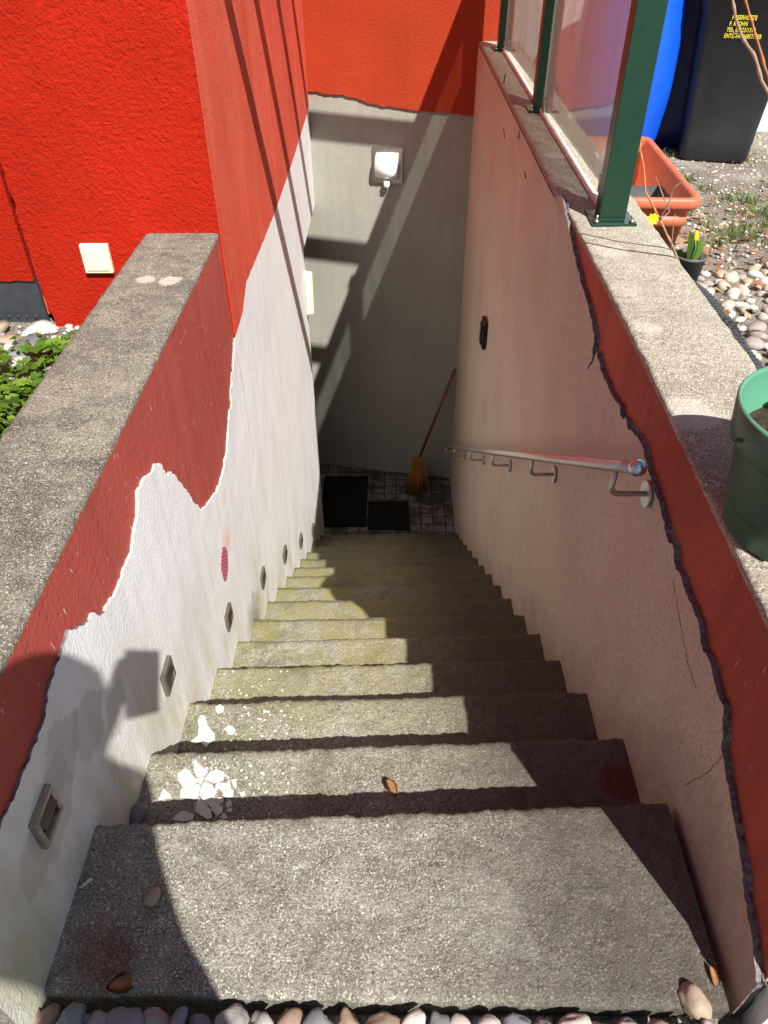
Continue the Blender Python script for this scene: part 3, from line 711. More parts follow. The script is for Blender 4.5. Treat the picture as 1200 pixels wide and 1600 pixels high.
# ------------------------------------------------------------------ broom and mats
br = empty('broom', (.26, 5.2, FLOOR), 'broom with dull orange bristles and red brown handle leaning in the far corner', 'broom')
bp = Vector((.24, 5.24, FLOOR)); top = onX(711, 577, .53); 
bm = bmesh.new(); hd = Vector((.255, 5.30, FLOOR+.33)); tube(bm, [hd, hd.lerp(top, .5), top], .0125, 12); link('handle', bm, M['handle_wood'], br)
bm = bmesh.new()
for k in range(170):
    u = random.uniform(-1, 1); w_ = random.uniform(-1, 1)
    a = Vector((.252+.04*u, 5.27+.012*w_, FLOOR+.31)); b = Vector((.245+.095*u+random.uniform(-.012, .012), 5.23+.035*w_, FLOOR+.01+random.uniform(0, .02)))
    tube(bm, [a, a.lerp(b, .5)+Vector((u*.012, 0, 0)), b], [.006, .0058, .0045], 5)
link('bristles', bm, M['bristle'], br)
bm = bmesh.new(); box(bm, (.198, 5.245, FLOOR+.295), (.308, 5.30, FLOOR+.345), bev=.01); link('head', bm, M['bristle'], br)
def rub_mat(x0, y0, x1, y1, z, lab):
    bm = bmesh.new(); box(bm, (x0, y0, z), (x1, y1, z+.015), bev=.004); tag(link('door_mat', bm, M['mat']), lab, 'door mat')
rub_mat(-.60, 4.76, -.20, 5.46, FLOOR+.002, 'large black mat on the dark cellar floor by the door')
rub_mat(-.19, 4.72, .165, 5.09, FLOOR+.002, 'smaller black mat at the foot of the stairs beside white tiles')

# ------------------------------------------------------------------ green pot on the right wall
pc = Vector((.680, .940, topR(.93)+.001)); pt = empty('flower_pot', pc, 'green plastic pot on the right wall cap with small leafy plant inside', 'flower pot')
bm = bmesh.new(); SEG = 72
prof = [(.112, .0), (.120, .004), (.123, .030), (.126, .034), (.138, .155), (.1395, .158), (.149, .161), (.152, .165), (.157, .222), (.154, .227), (.150, .222)]
rg = lathe(bm, prof, SEG, pc)
ins = lathe(bm, [(.150, .222), (.145, .17), (.133, .155), (.128, .05), (.001, .05)], SEG, pc)
for f in bm.faces:
    if all(v.co.z-pc.z > .2215 for v in f.verts): f.material_index = 1
    if f.calc_center_median().z-pc.z > .16 and (f.calc_center_median()-pc).to_2d().length < .1485: f.material_index = 1
for k in range(SEG):      # drainage notches in the foot
    if k % 18 in (10, 11):
        for r_ in (0, 1): rg[r_][k].co.z = pc.z+.022
        rg[0][k].co.z = pc.z+.023
link('pot_body', bm, [M['green_pot'], M['green_rim']], pt, True)
bm = bmesh.new(); lathe(bm, [(.001, .168), (.08, .165), (.136, .160)], 40, pc); link('potting_soil', bm, simple('potting_soil', (.05, .035, .025), .95, .1, var=.4, nsc=80, bump=.006), pt)
def leafmesh(bm, base, dirv, up, L, W, val, lay, fold=.25, lob=False, mat=0):
    dirv = dirv.normalized(); s = dirv.cross(up).normalized(); nrm = s.cross(dirv)
    if lob: out = [(0,0),(.12,.10),(.10,.34),(.30,.52),(.38,.36),(.50,.34),(.62,.44),(.78,.30),(.84,.14),(1,0)]
    else: out = [(0,0),(.15,.16),(.35,.30),(.55,.33),(.75,.24),(.9,.10),(1,0)]
    C_ = [bm.verts.new(base + dirv*(u*L) - nrm*(u*u*L*.25)) for u, w_ in out]
    Lf = [C_[0]] + [bm.verts.new(base + dirv*(u*L) + s*(w_*W) + nrm*(w_*W*fold - u*u*L*.25)) for u, w_ in out[1:-1]] + [C_[-1]]
    Rt = [C_[0]] + [bm.verts.new(base + dirv*(u*L) - s*(w_*W) + nrm*(w_*W*fold - u*u*L*.25)) for u, w_ in out[1:-1]] + [C_[-1]]
    for S, fl in ((Lf, 0), (Rt, 1)):
        for k in range(len(out)-1):
            q = [C_[k], C_[k+1], S[k+1], S[k]]; q = [v for i, v in enumerate(q) if v not in q[:i]]
            if len(q) > 2:
                try: f = bm.faces.new(q if fl else q[::-1]); f.smooth = True; f.material_index = mat
                except ValueError: pass
    for v in set(C_+Lf+Rt): v[lay] = val
def newbm():
    bm = bmesh.new(); return bm, bm.verts.layers.float.new('v')
bm, lay = newbm()
for k in range(70):
    a = random.uniform(0, 6.28); r_ = random.uniform(0, .10)
    b = pc + Vector((r_*math.cos(a), r_*math.sin(a), .167)); el = random.uniform(.2, 1.3); aa = random.uniform(0, 6.28)
    d = Vector((math.cos(aa)*math.cos(el), math.sin(aa)*math.cos(el), math.sin(el)))
    tip = b + d*random.uniform(.005, .035)
    leafmesh(bm, tip, d, Vector((0, 0, 1)), random.uniform(.025, .045), random.uniform(.03, .045), random.random(), lay)
link('plant', bm, M['weed'], pt)

# ------------------------------------------------------------------ terracotta planter
zg = gz(1, 3.2); zr = zg+.29
A = onZ(1101, 312, zr); Bf = onZ(1016, 212, zr)     # right near and right far outer rim corners
dv = (Bf-A); Lp = .90; dv = dv.normalized(); sv = Vector((-dv.y, dv.x, 0)); Wp = .36
pl = empty('planter', (A + dv*Lp/2 + sv*Wp/2).xy.to_3d() + Vector((0, 0, zg)), 'long terracotta coloured plastic planter box, almost empty, behind the green post', 'planter')
def rrect(bm, z, inset, rad=.04, n=5):
    out = []
    for (cx, cy, a0) in ((rad+inset, rad+inset, math.pi), (Lp-rad-inset, rad+inset, 1.5*math.pi), (Lp-rad-inset, Wp-rad-inset, 0), (rad+inset, Wp-rad-inset, .5*math.pi)):
        for k in range(n):
            a = a0 + .5*math.pi*k/(n-1); u = cx+rad*math.cos(a); v = cy+rad*math.sin(a)
            out.append(bm.verts.new(A.xy.to_3d() + dv*u + sv*v + Vector((0, 0, z))))
    return out
def loops(bm, L, cap0=False, cap1=False):
    for a, b in zip(L, L[1:]):
        for k in range(len(a)): f = bm.faces.new((a[k], a[(k+1) % len(a)], b[(k+1) % len(a)], b[k])); f.smooth = True
    if cap0: bm.faces.new(L[0][::-1])
    if cap1: bm.faces.new(L[-1])
bm = bmesh.new()
loops(bm, [rrect(bm, zg, .055), rrect(bm, zr-.11, .034), rrect(bm, zr-.108, .028), rrect(bm, zr-.075, .024), rrect(bm, zr-.073, .030), rrect(bm, zr-.045, .026), rrect(bm, zr-.04, .006), rrect(bm, zr-.030, .0), rrect(bm, zr-.008, .0),
           rrect(bm, zr, .006), rrect(bm, zr, .020), rrect(bm, zr-.010, .028), rrect(bm, zg+.02, .06)], True, True)
bmesh.ops.recalc_face_normals(bm, faces=bm.faces); link('box', bm, M['terracotta'], pl)
bm = bmesh.new(); loops(bm, [rrect(bm, zg+.06, .070), rrect(bm, zr-.075, .042)], True); 
for v in bm.verts: 
    q = (v.co - A); u = q.dot(dv); v.co -= dv*max(0, u-.42)
link('inner_tray', bm, M['grey_plastic'], pl)

# ------------------------------------------------------------------ bins and barrel
zb = .125
bl = onZ(1060, 250, zb); brr = onZ(1166, 257, zb); bc = (bl+brr)/2; wv_ = (brr-bl); Wb = wv_.length; ux = wv_.normalized(); uy = Vector((-ux.y, ux.x, 0))
def make_bin(name, origin, W, mat, label, text=False, H=.93):
    root = empty(name, origin, label, 'wheeled bin')
    bm = bmesh.new()
    def ring(z, hw, d0, d1, rad=.045, n=5):
        o = []
        for cx, cy, a0 in ((hw-rad, d0+rad, 1.5*math.pi), (hw-rad, d1-rad, 0), (-hw+rad, d1-rad, .5*math.pi), (-hw+rad, d0+rad, math.pi)):
            for k in range(n):
                a = a0+.5*math.pi*k/(n-1); o.append(bm.verts.new(origin + ux*(cx+rad*math.cos(a)) + uy*(cy+rad*math.sin(a)) + Vector((0, 0, z))))
        return o
    h = W/2
    loops(bm, [ring(.0, h-.012, .012, W*1.05), ring(.015, h, 0, W*1.08), ring(.12, h+.006, -.005, W*1.09), ring(H*.80, h+.055, -.055, W*1.13), ring(H*.805, h+.062, -.062, W*1.14), ring(H*.86, h+.068, -.068, W*1.15), ring(H*.865, h+.085, -.085, W*1.17), ring(H*.93, h+.085, -.085, W*1.17)], True, True)
    bmesh.ops.recalc_face_normals(bm, faces=bm.faces); body = link('bin_body', bm, mat, root)
    bm = bmesh.new()
    loops(bm, [ring(H*.932, h+.09, -.09, W*1.18), ring(H*.96, h+.088, -.088, W*1.18), ring(H, h+.04, -.04, W*1.12)], True, True)
    bmesh.ops.recalc_face_normals(bm, faces=bm.faces); link('lid', bm, mat, root)
    for s in (-1, 1):
        bm = bmesh.new(); c_ = origin + ux*(s*(h+.03)) + uy*(W*1.1) + Vector((0, 0, .09)); tube(bm, [c_-ux*.025, c_+ux*.025], .09, 24); link('wheel', bm, M['black'], root)
    return root, body
b1, body = make_bin('wheelie_bin', bc, Wb, M['black_plastic'], 'black wheeled bin with small yellow lettering on its front')
b2, _ = make_bin('wheelie_bin', bc + uy*.04 - ux*(Wb+.13), Wb*.95, M['blue_bin'], 'dark blue wheeled bin half hidden behind the black bin')
b2.location  # root
# shift the blue bin to tuck in behind the left side of the black one
for o in [b2]: o.location += uy*.22 + ux*.29 - Vector((0, 0, 0))
lines = ['PEISERHÜTTE', 'F. KLOHN', 'TEL. 09123/1319', 'ENTS.-FACHBETRIEB']
p0 = onY(1144, 30, bc.y-.04); lean = math.atan(.055/(.93*.68))
for i, s in enumerate(lines):
    cu = bpy.data.curves.new('print_line', 'FONT'); cu.body = s; cu.size = .028; cu.extrude = .0006; cu.offset = .0005; cu.space_character = 1.08
    to = bpy.data.objects.new('print_line', cu); col.objects.link(to); bpy.context.view_layer.update()
    me = bpy.data.meshes.new_from_object(to.evaluated_get(bpy.context.evaluated_depsgraph_get())); bpy.data.objects.remove(to); me.transform(Matrix.Diagonal((.68, 1, 1, 1)))
    up = (Vector((0, 0, 1)) - uy*math.tan(lean)).normalized(); nn = ux.cross(up)
    zz = (p0.z - .002) - i*.0275
    q = Vector((p0.x, p0.y, 0)); u = (q-bc).dot(ux) - (i*.006)
    fy = -.005 - .05*((zz-zb-.12)/(.93*.80-.12)) - .003
    org = bc.xy.to_3d() + ux*u + uy*fy + Vector((0, 0, zz))
    Mx = Matrix((ux, up, nn)).transposed().to_4x4(); Mx.translation = org; me.transform(Mx)
    link('print_line', me, M['yellow_text'], body)

bx_ = onY(975, 100, 4.95); kc = Vector((bx_.x+.0, 4.95, .12))
ba = empty('barrel', kc, 'tall blue plastic barrel behind the green post', 'barrel')
bm = bmesh.new(); lathe(bm, [(.001, 0), (.20, .0), (.235, .02), (.262, .10), (.285, .30), (.290, .42), (.288, .58), (.278, .72), (.268, .78), (.268, .80), (.245, .83), (.24, .86)], 48, kc)
bm.verts.ensure_lookup_table(); link('drum', bm, M['blue_plastic'], ba)
bm = bmesh.new(); lathe(bm, [(.262, .858), (.268, .862), (.268, .892), (.26, .90), (.001, .905)], 48, kc); link('lid', bm, M['black_plastic'], ba)

# ------------------------------------------------------------------ membrane strip beside the right cap
bm = bmesh.new(); 
def mem(u, v): return Vector((.808+.27*u+.012*math.sin(v*9), 1.40+v, .415-.09*u-.03*u*u+.015*noise.noise(Vector((v*5, u*2, 1)))))
n1, n2 = 13, 62; Gd = [[bm.verts.new(mem(i/n1, 1.35*j/n2)) for i in range(n1+1)] for j in range(n2+1)]
for a, b in zip(Gd, Gd[1:]):
    for k in range(n1): bm.faces.new((a[k], a[k+1], b[k+1], b[k]))
for j in range(n2):
    for i in range(n1):
        if (i+j) % 2 == 0 or True:
            p = mem((i+.5)/n1, 1.35*(j+.5)/n2); c_ = bmesh.ops.create_cone(bm, cap_ends=True, segments=7, radius1=.0085, radius2=.0055, depth=.010, matrix=Matrix.Translation(p+Vector((0, 0, .005))))
tag(link('membrane', bm, M['membrane']), 'black dimpled drainage sheet tucked between right wall cap and pebbles', 'drainage sheet')

# ------------------------------------------------------------------ small pot with bulb, bare twigs
sp = Vector((1.045, 2.56, .285)); pe = empty('small_pot', sp, 'small dark plastic pot with a single broad green leaf and yellow bud by the twigs', 'flower pot')
bm = bmesh.new(); lathe(bm, [(.001, .002), (.040, .0), (.052, .085), (.055, .086), (.055, .095), (.051, .095), (.048, .06), (.001, .058)], 28, sp); link('pot_body', bm, M['grey_plastic'], pe)
bm, lay = newbm()
leafmesh(bm, sp+Vector((.0, 0, .06)), Vector((-.10, -.25, 1)), Vector((.6, -1, .3)), .12, .085, .5, lay); leafmesh(bm, sp+Vector((0, 0, .06)), Vector((.5, .1, 1)), Vector((.3, -1, .3)), .10, .06, .2, lay)
leafmesh(bm, sp+Vector((0, 0, .06)), Vector((-.8, .3, .8)), Vector((.3, -1, .3)), .07, .05, .9, lay); link('leaves', bm, M['weed'], pe)
bm = bmesh.new(); tube(bm, [sp+Vector((0, 0, .06)), sp+Vector((.005, -.01, .12)), sp+Vector((.0, 0, .150))], .003, 6); link('stem', bm, simple('green_stem', (.10, .20, .03), .5, .3), pe); bm = bmesh.new(); r_ = bmesh.ops.create_uvsphere(bm, u_segments=8, v_segments=6, radius=.012, matrix=Matrix.Translation(sp+Vector((0, 0, .158))) @ Matrix.Diagonal((.8, .8, 1.6, 1))); link('bud', bm, M['yellow_petal'], pe)
def twig(name, pts, r0, r1, mat, label=None, parent=None, sub=()):
    bm = bmesh.new(); n = len(pts); pts = [Vector(p) for p in pts]
    fine = []
    for a, b in zip(pts, pts[1:]):
        for k in range(4): fine.append(a.lerp(b, k/4) + Vector(noise.noise_vector(a.lerp(b, k/4)*20))*.004)
    fine.append(pts[-1]); m = len(fine)
    tube(bm, fine, [r0+(r1-r0)*i/(m-1)+(.0012 if i % 3 == 0 else 0) for i in range(m)], 7)
    for a, b, q0, q1 in sub: tube(bm, [a, (Vector(a)+Vector(b))/2+Vector((.004, .002, .003)), b], [q0, (q0+q1)/2, q1], 6)
    return link(name, bm, mat, parent)
tw = empty('bare_shrub', (.99, 2.50, .28), 'thin leafless twigs with one yellow flower rising beside the wall near the small pot', 'shrub')
J = onY(1031, 345, 2.50); B0 = onY(1067, 425, 2.50)
twig('stem', [(.99, 2.50, .28), B0, (B0+J)/2+Vector((.003, .0, .0)), J], .0045, .0035, M['twig'], parent=tw)
twig('stem', [J, onY(1010, 300, 2.54), onY(1005, 255, 2.58), onY(996, 205, 2.62)], .0032, .0018, M['twig_orange'], parent=tw)
twig('stem', [J, onY(1045, 315, 2.48), onY(1052, 295, 2.47), onY(1071, 280, 2.46)], .0024, .0012, M['twig'], parent=tw)
twig('stem', [J+Vector((0, 0, -.005)), onY(1046, 330, 2.52), onY(1024, 275, 2.52)], .0018, .001, M['twig'], parent=tw)
twig('stem', [B0, onY(1048, 390, 2.42), onY(1055, 335, 2.40)], .002, .001, M['twig'], parent=tw)
fl = onY(1019, 342, 2.47); bm, lay = newbm()
for k in range(9):
    a = k*6.28/9; leafmesh(bm, fl, Vector((math.cos(a), -.5, math.sin(a))), Vector((0, -1, .2)), .022, .018, .5, lay)
link('flower', bm, M['yellow_petal'], tw)
ta = empty('bare_branch', onY(1260, 240, 1.9), 'long thin leafless branches reaching in at the upper right before the bin', 'shrub')
q = lambda px, py, Y=1.75: onY(px, py, Y)
twig('branch', [(1.75, 1.9, .25), q(1218, 175), q(1192, 125), q(1175, 85), q(1158, 55), q(1148, 25), q(1138, -25)], .0042, .0020, M['twig'], parent=ta, sub=[(q(1160, 58), q(1147, 53), .0018, .0016), (q(1147, 53), q(1135, 47), .0016, .001)])
twig('branch', [(1.76, 1.9, .26), q(1212, 150, 1.8), q(1195, 105, 1.8), q(1182, 55, 1.8), q(1170, 22, 1.8), q(1162, -25, 1.8)], .0034, .0016, M['twig_orange'], parent=ta)
# ------------------------------------------------------------------ stones, leaves, grass
ICO = {}
def ico(sub):
    if sub not in ICO:
        b = bmesh.new(); bmesh.ops.create_icosphere(b, subdivisions=sub, radius=1); b.verts.ensure_lookup_table()
        ICO[sub] = ([v.co.copy() for v in b.verts], [[v.index for v in f.verts] for f in b.faces]); b.free()
    return ICO[sub]
def stone_geo(size, sub=2, seed=0, flat=.6, rough=.34):
    V, F = ico(sub); rx, ry, rz_ = size*random.uniform(.85, 1.25), size*random.uniform(.65, .95), size*flat*random.uniform(.75, 1.1)
    Rm = Matrix.Rotation(random.uniform(0, 6.28), 3, 'Z') @ Matrix.Rotation(random.uniform(-.35, .35), 3, 'X')
    out = []
    for v in V:
        k = 1 + noise.noise(v*1.1+Vector((seed, 0, 0)))*rough + noise.noise(v*2.5+Vector((0, seed, 0)))*rough*.35
        s_ = Vector((math.copysign(abs(v.x)**.9, v.x), math.copysign(abs(v.y)**.9, v.y), v.z))*k
        out.append(Rm @ Vector((s_.x*rx, s_.y*ry, s_.z*rz_)))
    return out, F
def bed(name, spots_, mat, label, cat, sub=2, flat=.6, rough=.36):
    vs, fs, vals = [], [], []
    for i, (x, y, z, s) in enumerate(spots_):
        V, F = stone_geo(s, sub, i*1.7, flat, rough); o = len(vs); vs += [v + Vector((x, y, z)) for v in V]; fs += [[k+o for k in f] for f in F]
        vals += [random.random()]*len(V)
    me = bpy.data.meshes.new(name); me.from_pydata(vs, [], fs); at_ = me.attributes.new('v', 'FLOAT', 'POINT'); at_.data.foreach_set('value', vals)
    return tag(link(name, me, mat, smooth=True), label, cat, kind='stuff')
def scatter(n, fx, fy, s0, s1, ok=lambda x, y: True, sep=.75, tries=30):
    out = []; cell = {}
    for _ in range(n):
        for _t in range(tries):
            x, y, s = random.uniform(*fx), random.uniform(*fy), random.uniform(s0, s1)
            if not ok(x, y): continue
            c_ = (int(x/.06), int(y/.06)); bad = False
            for a in (-1, 0, 1):
                for b in (-1, 0, 1):
                    for (x2, y2, s2) in cell.get((c_[0]+a, c_[1]+b), ()):
                        if (x-x2)**2+(y-y2)**2 < ((s+s2)*sep)**2: bad = True
            if not bad: cell.setdefault(c_, []).append((x, y, s)); out.append((x, y, s)); break
    return out
# border of cobbles in front of the top step: single stones
names = ['grey', 'slate blue', 'pale sand', 'brown', 'tan', 'off-white', 'dark grey', 'pinkish grey']
stones = []
xx = -.58
while xx < .50:      # the row touching the slab
    s = random.uniform(.015, .029); stones.append((xx+s, .396-.012*(xx+.55)-random.uniform(.003, .010)-s*.52, s)); xx += s*1.9
for x, y, s in scatter(120, (-.60, .95), (.18, .355), .016, .032, sep=.82): stones.append((x, y, s))
for x, y, s in scatter(16, (.52, 1.0), (.32, .40), .012, .02, sep=.85): stones.append((x, y, s))
for i, (x, y, s) in enumerate(stones):
    V, F = stone_geo(s, 3, i*2.3, .68); zc = .000 + random.uniform(-.005, .008)
    me = bpy.data.meshes.new('pebble'); me.from_pydata([v for v in V], [], F); val = random.random()
    at_ = me.attributes.new('v', 'FLOAT', 'POINT'); at_.data.foreach_set('value', [val]*len(V))
    o = link('pebble', me, M['pebble'], smooth=True); o.location = (x, y, zc)
    tag(o, 'rounded %s pebble in the strip below the top step' % names[int(val*8)], 'pebble', 'rounded %s pebbles below the top step' % names[int(val*8)])
bed('gravel_fill', [(x, y, -.036, s) for x, y, s in scatter(2200, (-.75, 1.1), (-.1, .395), .006, .013, sep=.6, tries=3)], M['pebble'], 'small mixed stones filling gaps between the cobbles below the top step', 'gravel', sub=1)
# pale pebbles beside the right wall
okr = lambda x, y: (x > 1.07+.03*math.sin(y*14) or y < 1.35 or y > 2.75) and y < 1.2+1.75*(1) + .3*math.sin(x*4)
bed('pale_pebbles', [(x, y, gz(x, y)+.008, s) for x, y, s in scatter(900, (.83, 2.3), (1.0, 3.05), .014, .034, okr, sep=.72, tries=8)], M['pebble_w'], 'pale rounded pebbles between right wall and grass', 'pebbles')
bed('gravel', [(x, y, gz(x, y)+.001, s) for x, y, s in scatter(2200, (.83, 3.0), (2.4, 5.35), .005, .014, sep=.6, tries=2)], M['pebble_w'], 'small pale gravel scattered in the soil before the bins', 'gravel', sub=1)
bed('gravel', [(x, y, gz(x, y)+.001, s) for x, y, s in scatter(1500, (-2.3, -.82), (.9, 2.42), .005, .016, sep=.6, tries=2)], M['pebble_w'], 'pale crushed stones at the foot of the red house', 'gravel', sub=1, rough=.6)
bed('crushed_rock', [(x, y, gz(x, y)+.0, s) for x, y, s in scatter(45, (-2.0, -1.15), (2.0, 2.43), .03, .07, sep=.7, tries=3)], M['pebble'], 'flat pale grey rocks under the dark strip of the red house', 'rocks', sub=2, flat=.35, rough=.7)
# leaf litter
bm, lay = newbm()
for k in range(800):
    x = random.uniform(.86, 2.9); y = random.gauss(3.0, .45) if k % 3 else random.uniform(1.2, 5.3)
    if x < .9 or y < 1.0 or y > 5.35: continue
    a = random.uniform(0, 6.28); d = Vector((math.cos(a), math.sin(a), random.uniform(-.1, .35)))
    leafmesh(bm, Vector((x, y, gz(x, y)+random.uniform(.005, .03))), d, Vector((random.uniform(-.6, .6), random.uniform(-.6, .6), 1)), random.uniform(.025, .06), random.uniform(.025, .05), random.random(), lay, fold=random.uniform(-.5, .6), lob=k % 2 == 0)
tag(link('leaf_litter', bm, M['litter']), 'brown fallen leaves scattered over soil and pebbles right of the wall', 'leaf litter', kind='stuff')
# grass tufts
bm, lay = newbm()
tufts = [(random.uniform(1.12, 2.8), random.gauss(3.35, .35)) for _ in range(75)] + [(random.uniform(1.3, 2.9), random.uniform(3.5, 4.9)) for _ in range(55)] + [(random.uniform(1.0, 1.6), random.uniform(1.3, 2.6)) for _ in range(9)]
for (tx, ty) in tufts:
    for k in range(random.randint(14, 46)):
        x, y = tx+random.gauss(0, .035), ty+random.gauss(0, .035); h = random.uniform(.02, .075); a = random.uniform(0, 6.28); l = random.uniform(.2, 1.3)
        if x < .84: continue
        b = Vector((x, y, gz(x, y))); d = Vector((math.cos(a)*l, math.sin(a)*l, 1)).normalized(); s = Vector((-math.sin(a), math.cos(a), 0))*random.uniform(.0012, .003)
        v = [bm.verts.new(b-s), bm.verts.new(b+s), bm.verts.new(b+d*h*.6+s*.8), bm.verts.new(b+d*h*.6-s*.8), bm.verts.new(b+d*h+Vector((math.cos(a), math.sin(a), -.4))*h*.3)]
        val = random.random()
        for q_ in v: q_[lay] = val
        bm.faces.new(v[:4]); bm.faces.new((v[3], v[2], v[4]))
tag(link('grass', bm, M['grass']), 'patchy short grass between the planter and the pebbles', 'grass', kind='stuff')
# broad leaved weeds: left of the parapet and small ones right
def weeds(name, spots_, label):
    bm, lay = newbm()
    for (tx, ty, R_, n, L0, L1) in spots_:
        for k in range(n):
            a = random.uniform(0, 6.28); rr = R_*math.sqrt(random.random()); x, y = tx+rr*math.cos(a), ty+rr*math.sin(a)
            if abs(x) < .82 or y > 2.42 and x < 0: continue
            z = gz(x, y)+random.uniform(.01, .09)*(L1/.06); aa = random.uniform(0, 6.28); d = Vector((math.cos(aa), math.sin(aa), random.uniform(-.1, .6)))
            L = random.uniform(L0, L1); val = random.random()
            up = Vector((random.uniform(-.4, .4), random.uniform(-.4, .4), 1))
            p = Vector((x, y, z))
            for off in (-.95, 0, .95):
                dd = Matrix.Rotation(off, 3, 'Z') @ d
                leafmesh(bm, p, dd, up, L*(1 if off == 0 else .8), L*.85, min(.999, max(0, val+random.uniform(-.08, .08))), lay, lob=True, fold=.15)
            if k % 3 == 0:
                s = Vector((.001, .001, 0)); g0 = Vector((x-d.x*.03, y-d.y*.03, gz(x, y))); v = [bm.verts.new(g0-s), bm.verts.new(g0+s), bm.verts.new(p+s), bm.verts.new(p-s)]
                for q_ in v: q_[lay] = val
                bm.faces.new(v)
    tag(link(name, bm, M['weed']), label, 'weeds', kind='stuff')
weeds('weeds', [(-1.00, 1.75, .17, 100, .018, .055), (-1.10, 2.02, .15, 70, .016, .06), (-.95, 2.18, .12, 70, .018, .04), (-1.22, 1.75, .16, 110, .025, .055), (-1.00, 1.45, .2, 110, .02, .05), (-1.2, 2.22, .08, 22, .012, .03), (-.98, 1.95, .12, 70, .02, .05), (-1.3, 1.5, .2, 90, .02, .05)], 'bright green lobed weeds on stony ground beside the left parapet')
weeds('weeds', [(1.35, 2.35, .06, 14, .01, .02), (1.12, 1.62, .07, 20, .012, .025), (1.55, 4.15, .07, 30, .02, .045), (1.9, 3.1, .15, 25, .02, .04), (1.32, 1.75, .05, 10, .01, .02)], 'small green weeds among pebbles and gravel right of the wall')
weeds('weeds', [(-.06, .37, .02, 3, .005, .01)], 'tiny green sprigs between cobbles under the top step')
bpy.data.objects.remove([o for o in bpy.data.objects if o.get('label', '').startswith('tiny green')][0])
bm, lay = newbm()
for x, y in [(-.105, .378), (-.08, .372), (.0, .376), (-.13, .370), (-.30, .372)]:
    for k in range(9):
        a = random.uniform(0, 6.28); leafmesh(bm, Vector((x, y, -.015)), Vector((math.cos(a), math.sin(a), 1.)), Vector((0, 0, 1)), random.uniform(.008, .016), .008, random.random(), lay)
tag(link('sprigs', bm, M['weed']), 'tiny green sprigs between cobbles against the top step', 'weeds', kind='stuff')

# ------------------------------------------------------------------ loose things on the steps
def lone_stone(px, py, z, s, val, label, flat=.7):
    V, F = stone_geo(s, 3, px, flat); me = bpy.data.meshes.new('pebble'); me.from_pydata(V, [], F)
    at_ = me.attributes.new('v', 'FLOAT', 'POINT'); at_.data.foreach_set('value', [val]*len(V))
    o = link('pebble', me, M['pebble'], smooth=True); p = onZ(px, py, z+s*flat*.8); o.location = p; tag(o, label, 'pebble')
lone_stone(240, 1402, 0, .017, .55, 'single brown pebble lying in shadow on the top step')
lone_stone(214, 1273, -RIS, .022, .2, 'blue grey pebble in the left corner behind the top step')
lone_stone(1085, 1568, -.01, .024, .55, 'oval beige pebble tilted against the right corner of the top step')
def shard(poly_px, z, label, k):
    P = [onZ(px, py, z+.001+.0006*k) for px, py in poly_px]; c_ = sum(P, Vector())/len(P); tz = random.uniform(-.03, .03); tw_ = random.uniform(-.03, .03)
    bm = bmesh.new()
    lo = [bm.verts.new((p.x, p.y, z+.0006+.0004*k)) for p in P]; hi = [bm.verts.new((p.x, p.y, z+.004+.0006*k+(p.x-c_.x)*tz+(p.y-c_.y)*tw_)) for p in P]
    bm.faces.new(lo[::-1]); bm.faces.new(hi)
    for i in range(len(P)): j = (i+1) % len(P); bm.faces.new((lo[i], lo[j], hi[j], hi[i]))
    bmesh.ops.recalc_face_normals(bm, faces=bm.faces)
    tag(link('tile_shard', bm, M['shard']), label, 'tile shard', 'white broken shards lying on the steps')
zoom = lambda L: [(200+x/4, 1030+y/4) for x, y in L]
sh2 = [([(548,300),(575,286),(600,303),(597,325),(565,342),(550,325)], 'small white shard highest on the third step'),
       ([(437,385),(455,355),(482,357),(497,408),(470,418),(440,415)], 'small white shard touching the tip of the large one on the third step'),
       ([(395,515),(440,478),(442,425),(500,418),(515,440),(543,470),(543,500),(488,552),(455,520),(430,530)], 'largest white shard on the third step, half in the shadow line'),
       ([(600,440),(630,415),(655,425),(675,450),(650,475),(625,470),(618,450)], 'rough white crumb of plaster right of the large shard on the third step')]
for k, (pl_, lb) in enumerate(sh2): shard(zoom(pl_), -2*RIS, lb, k % 3)
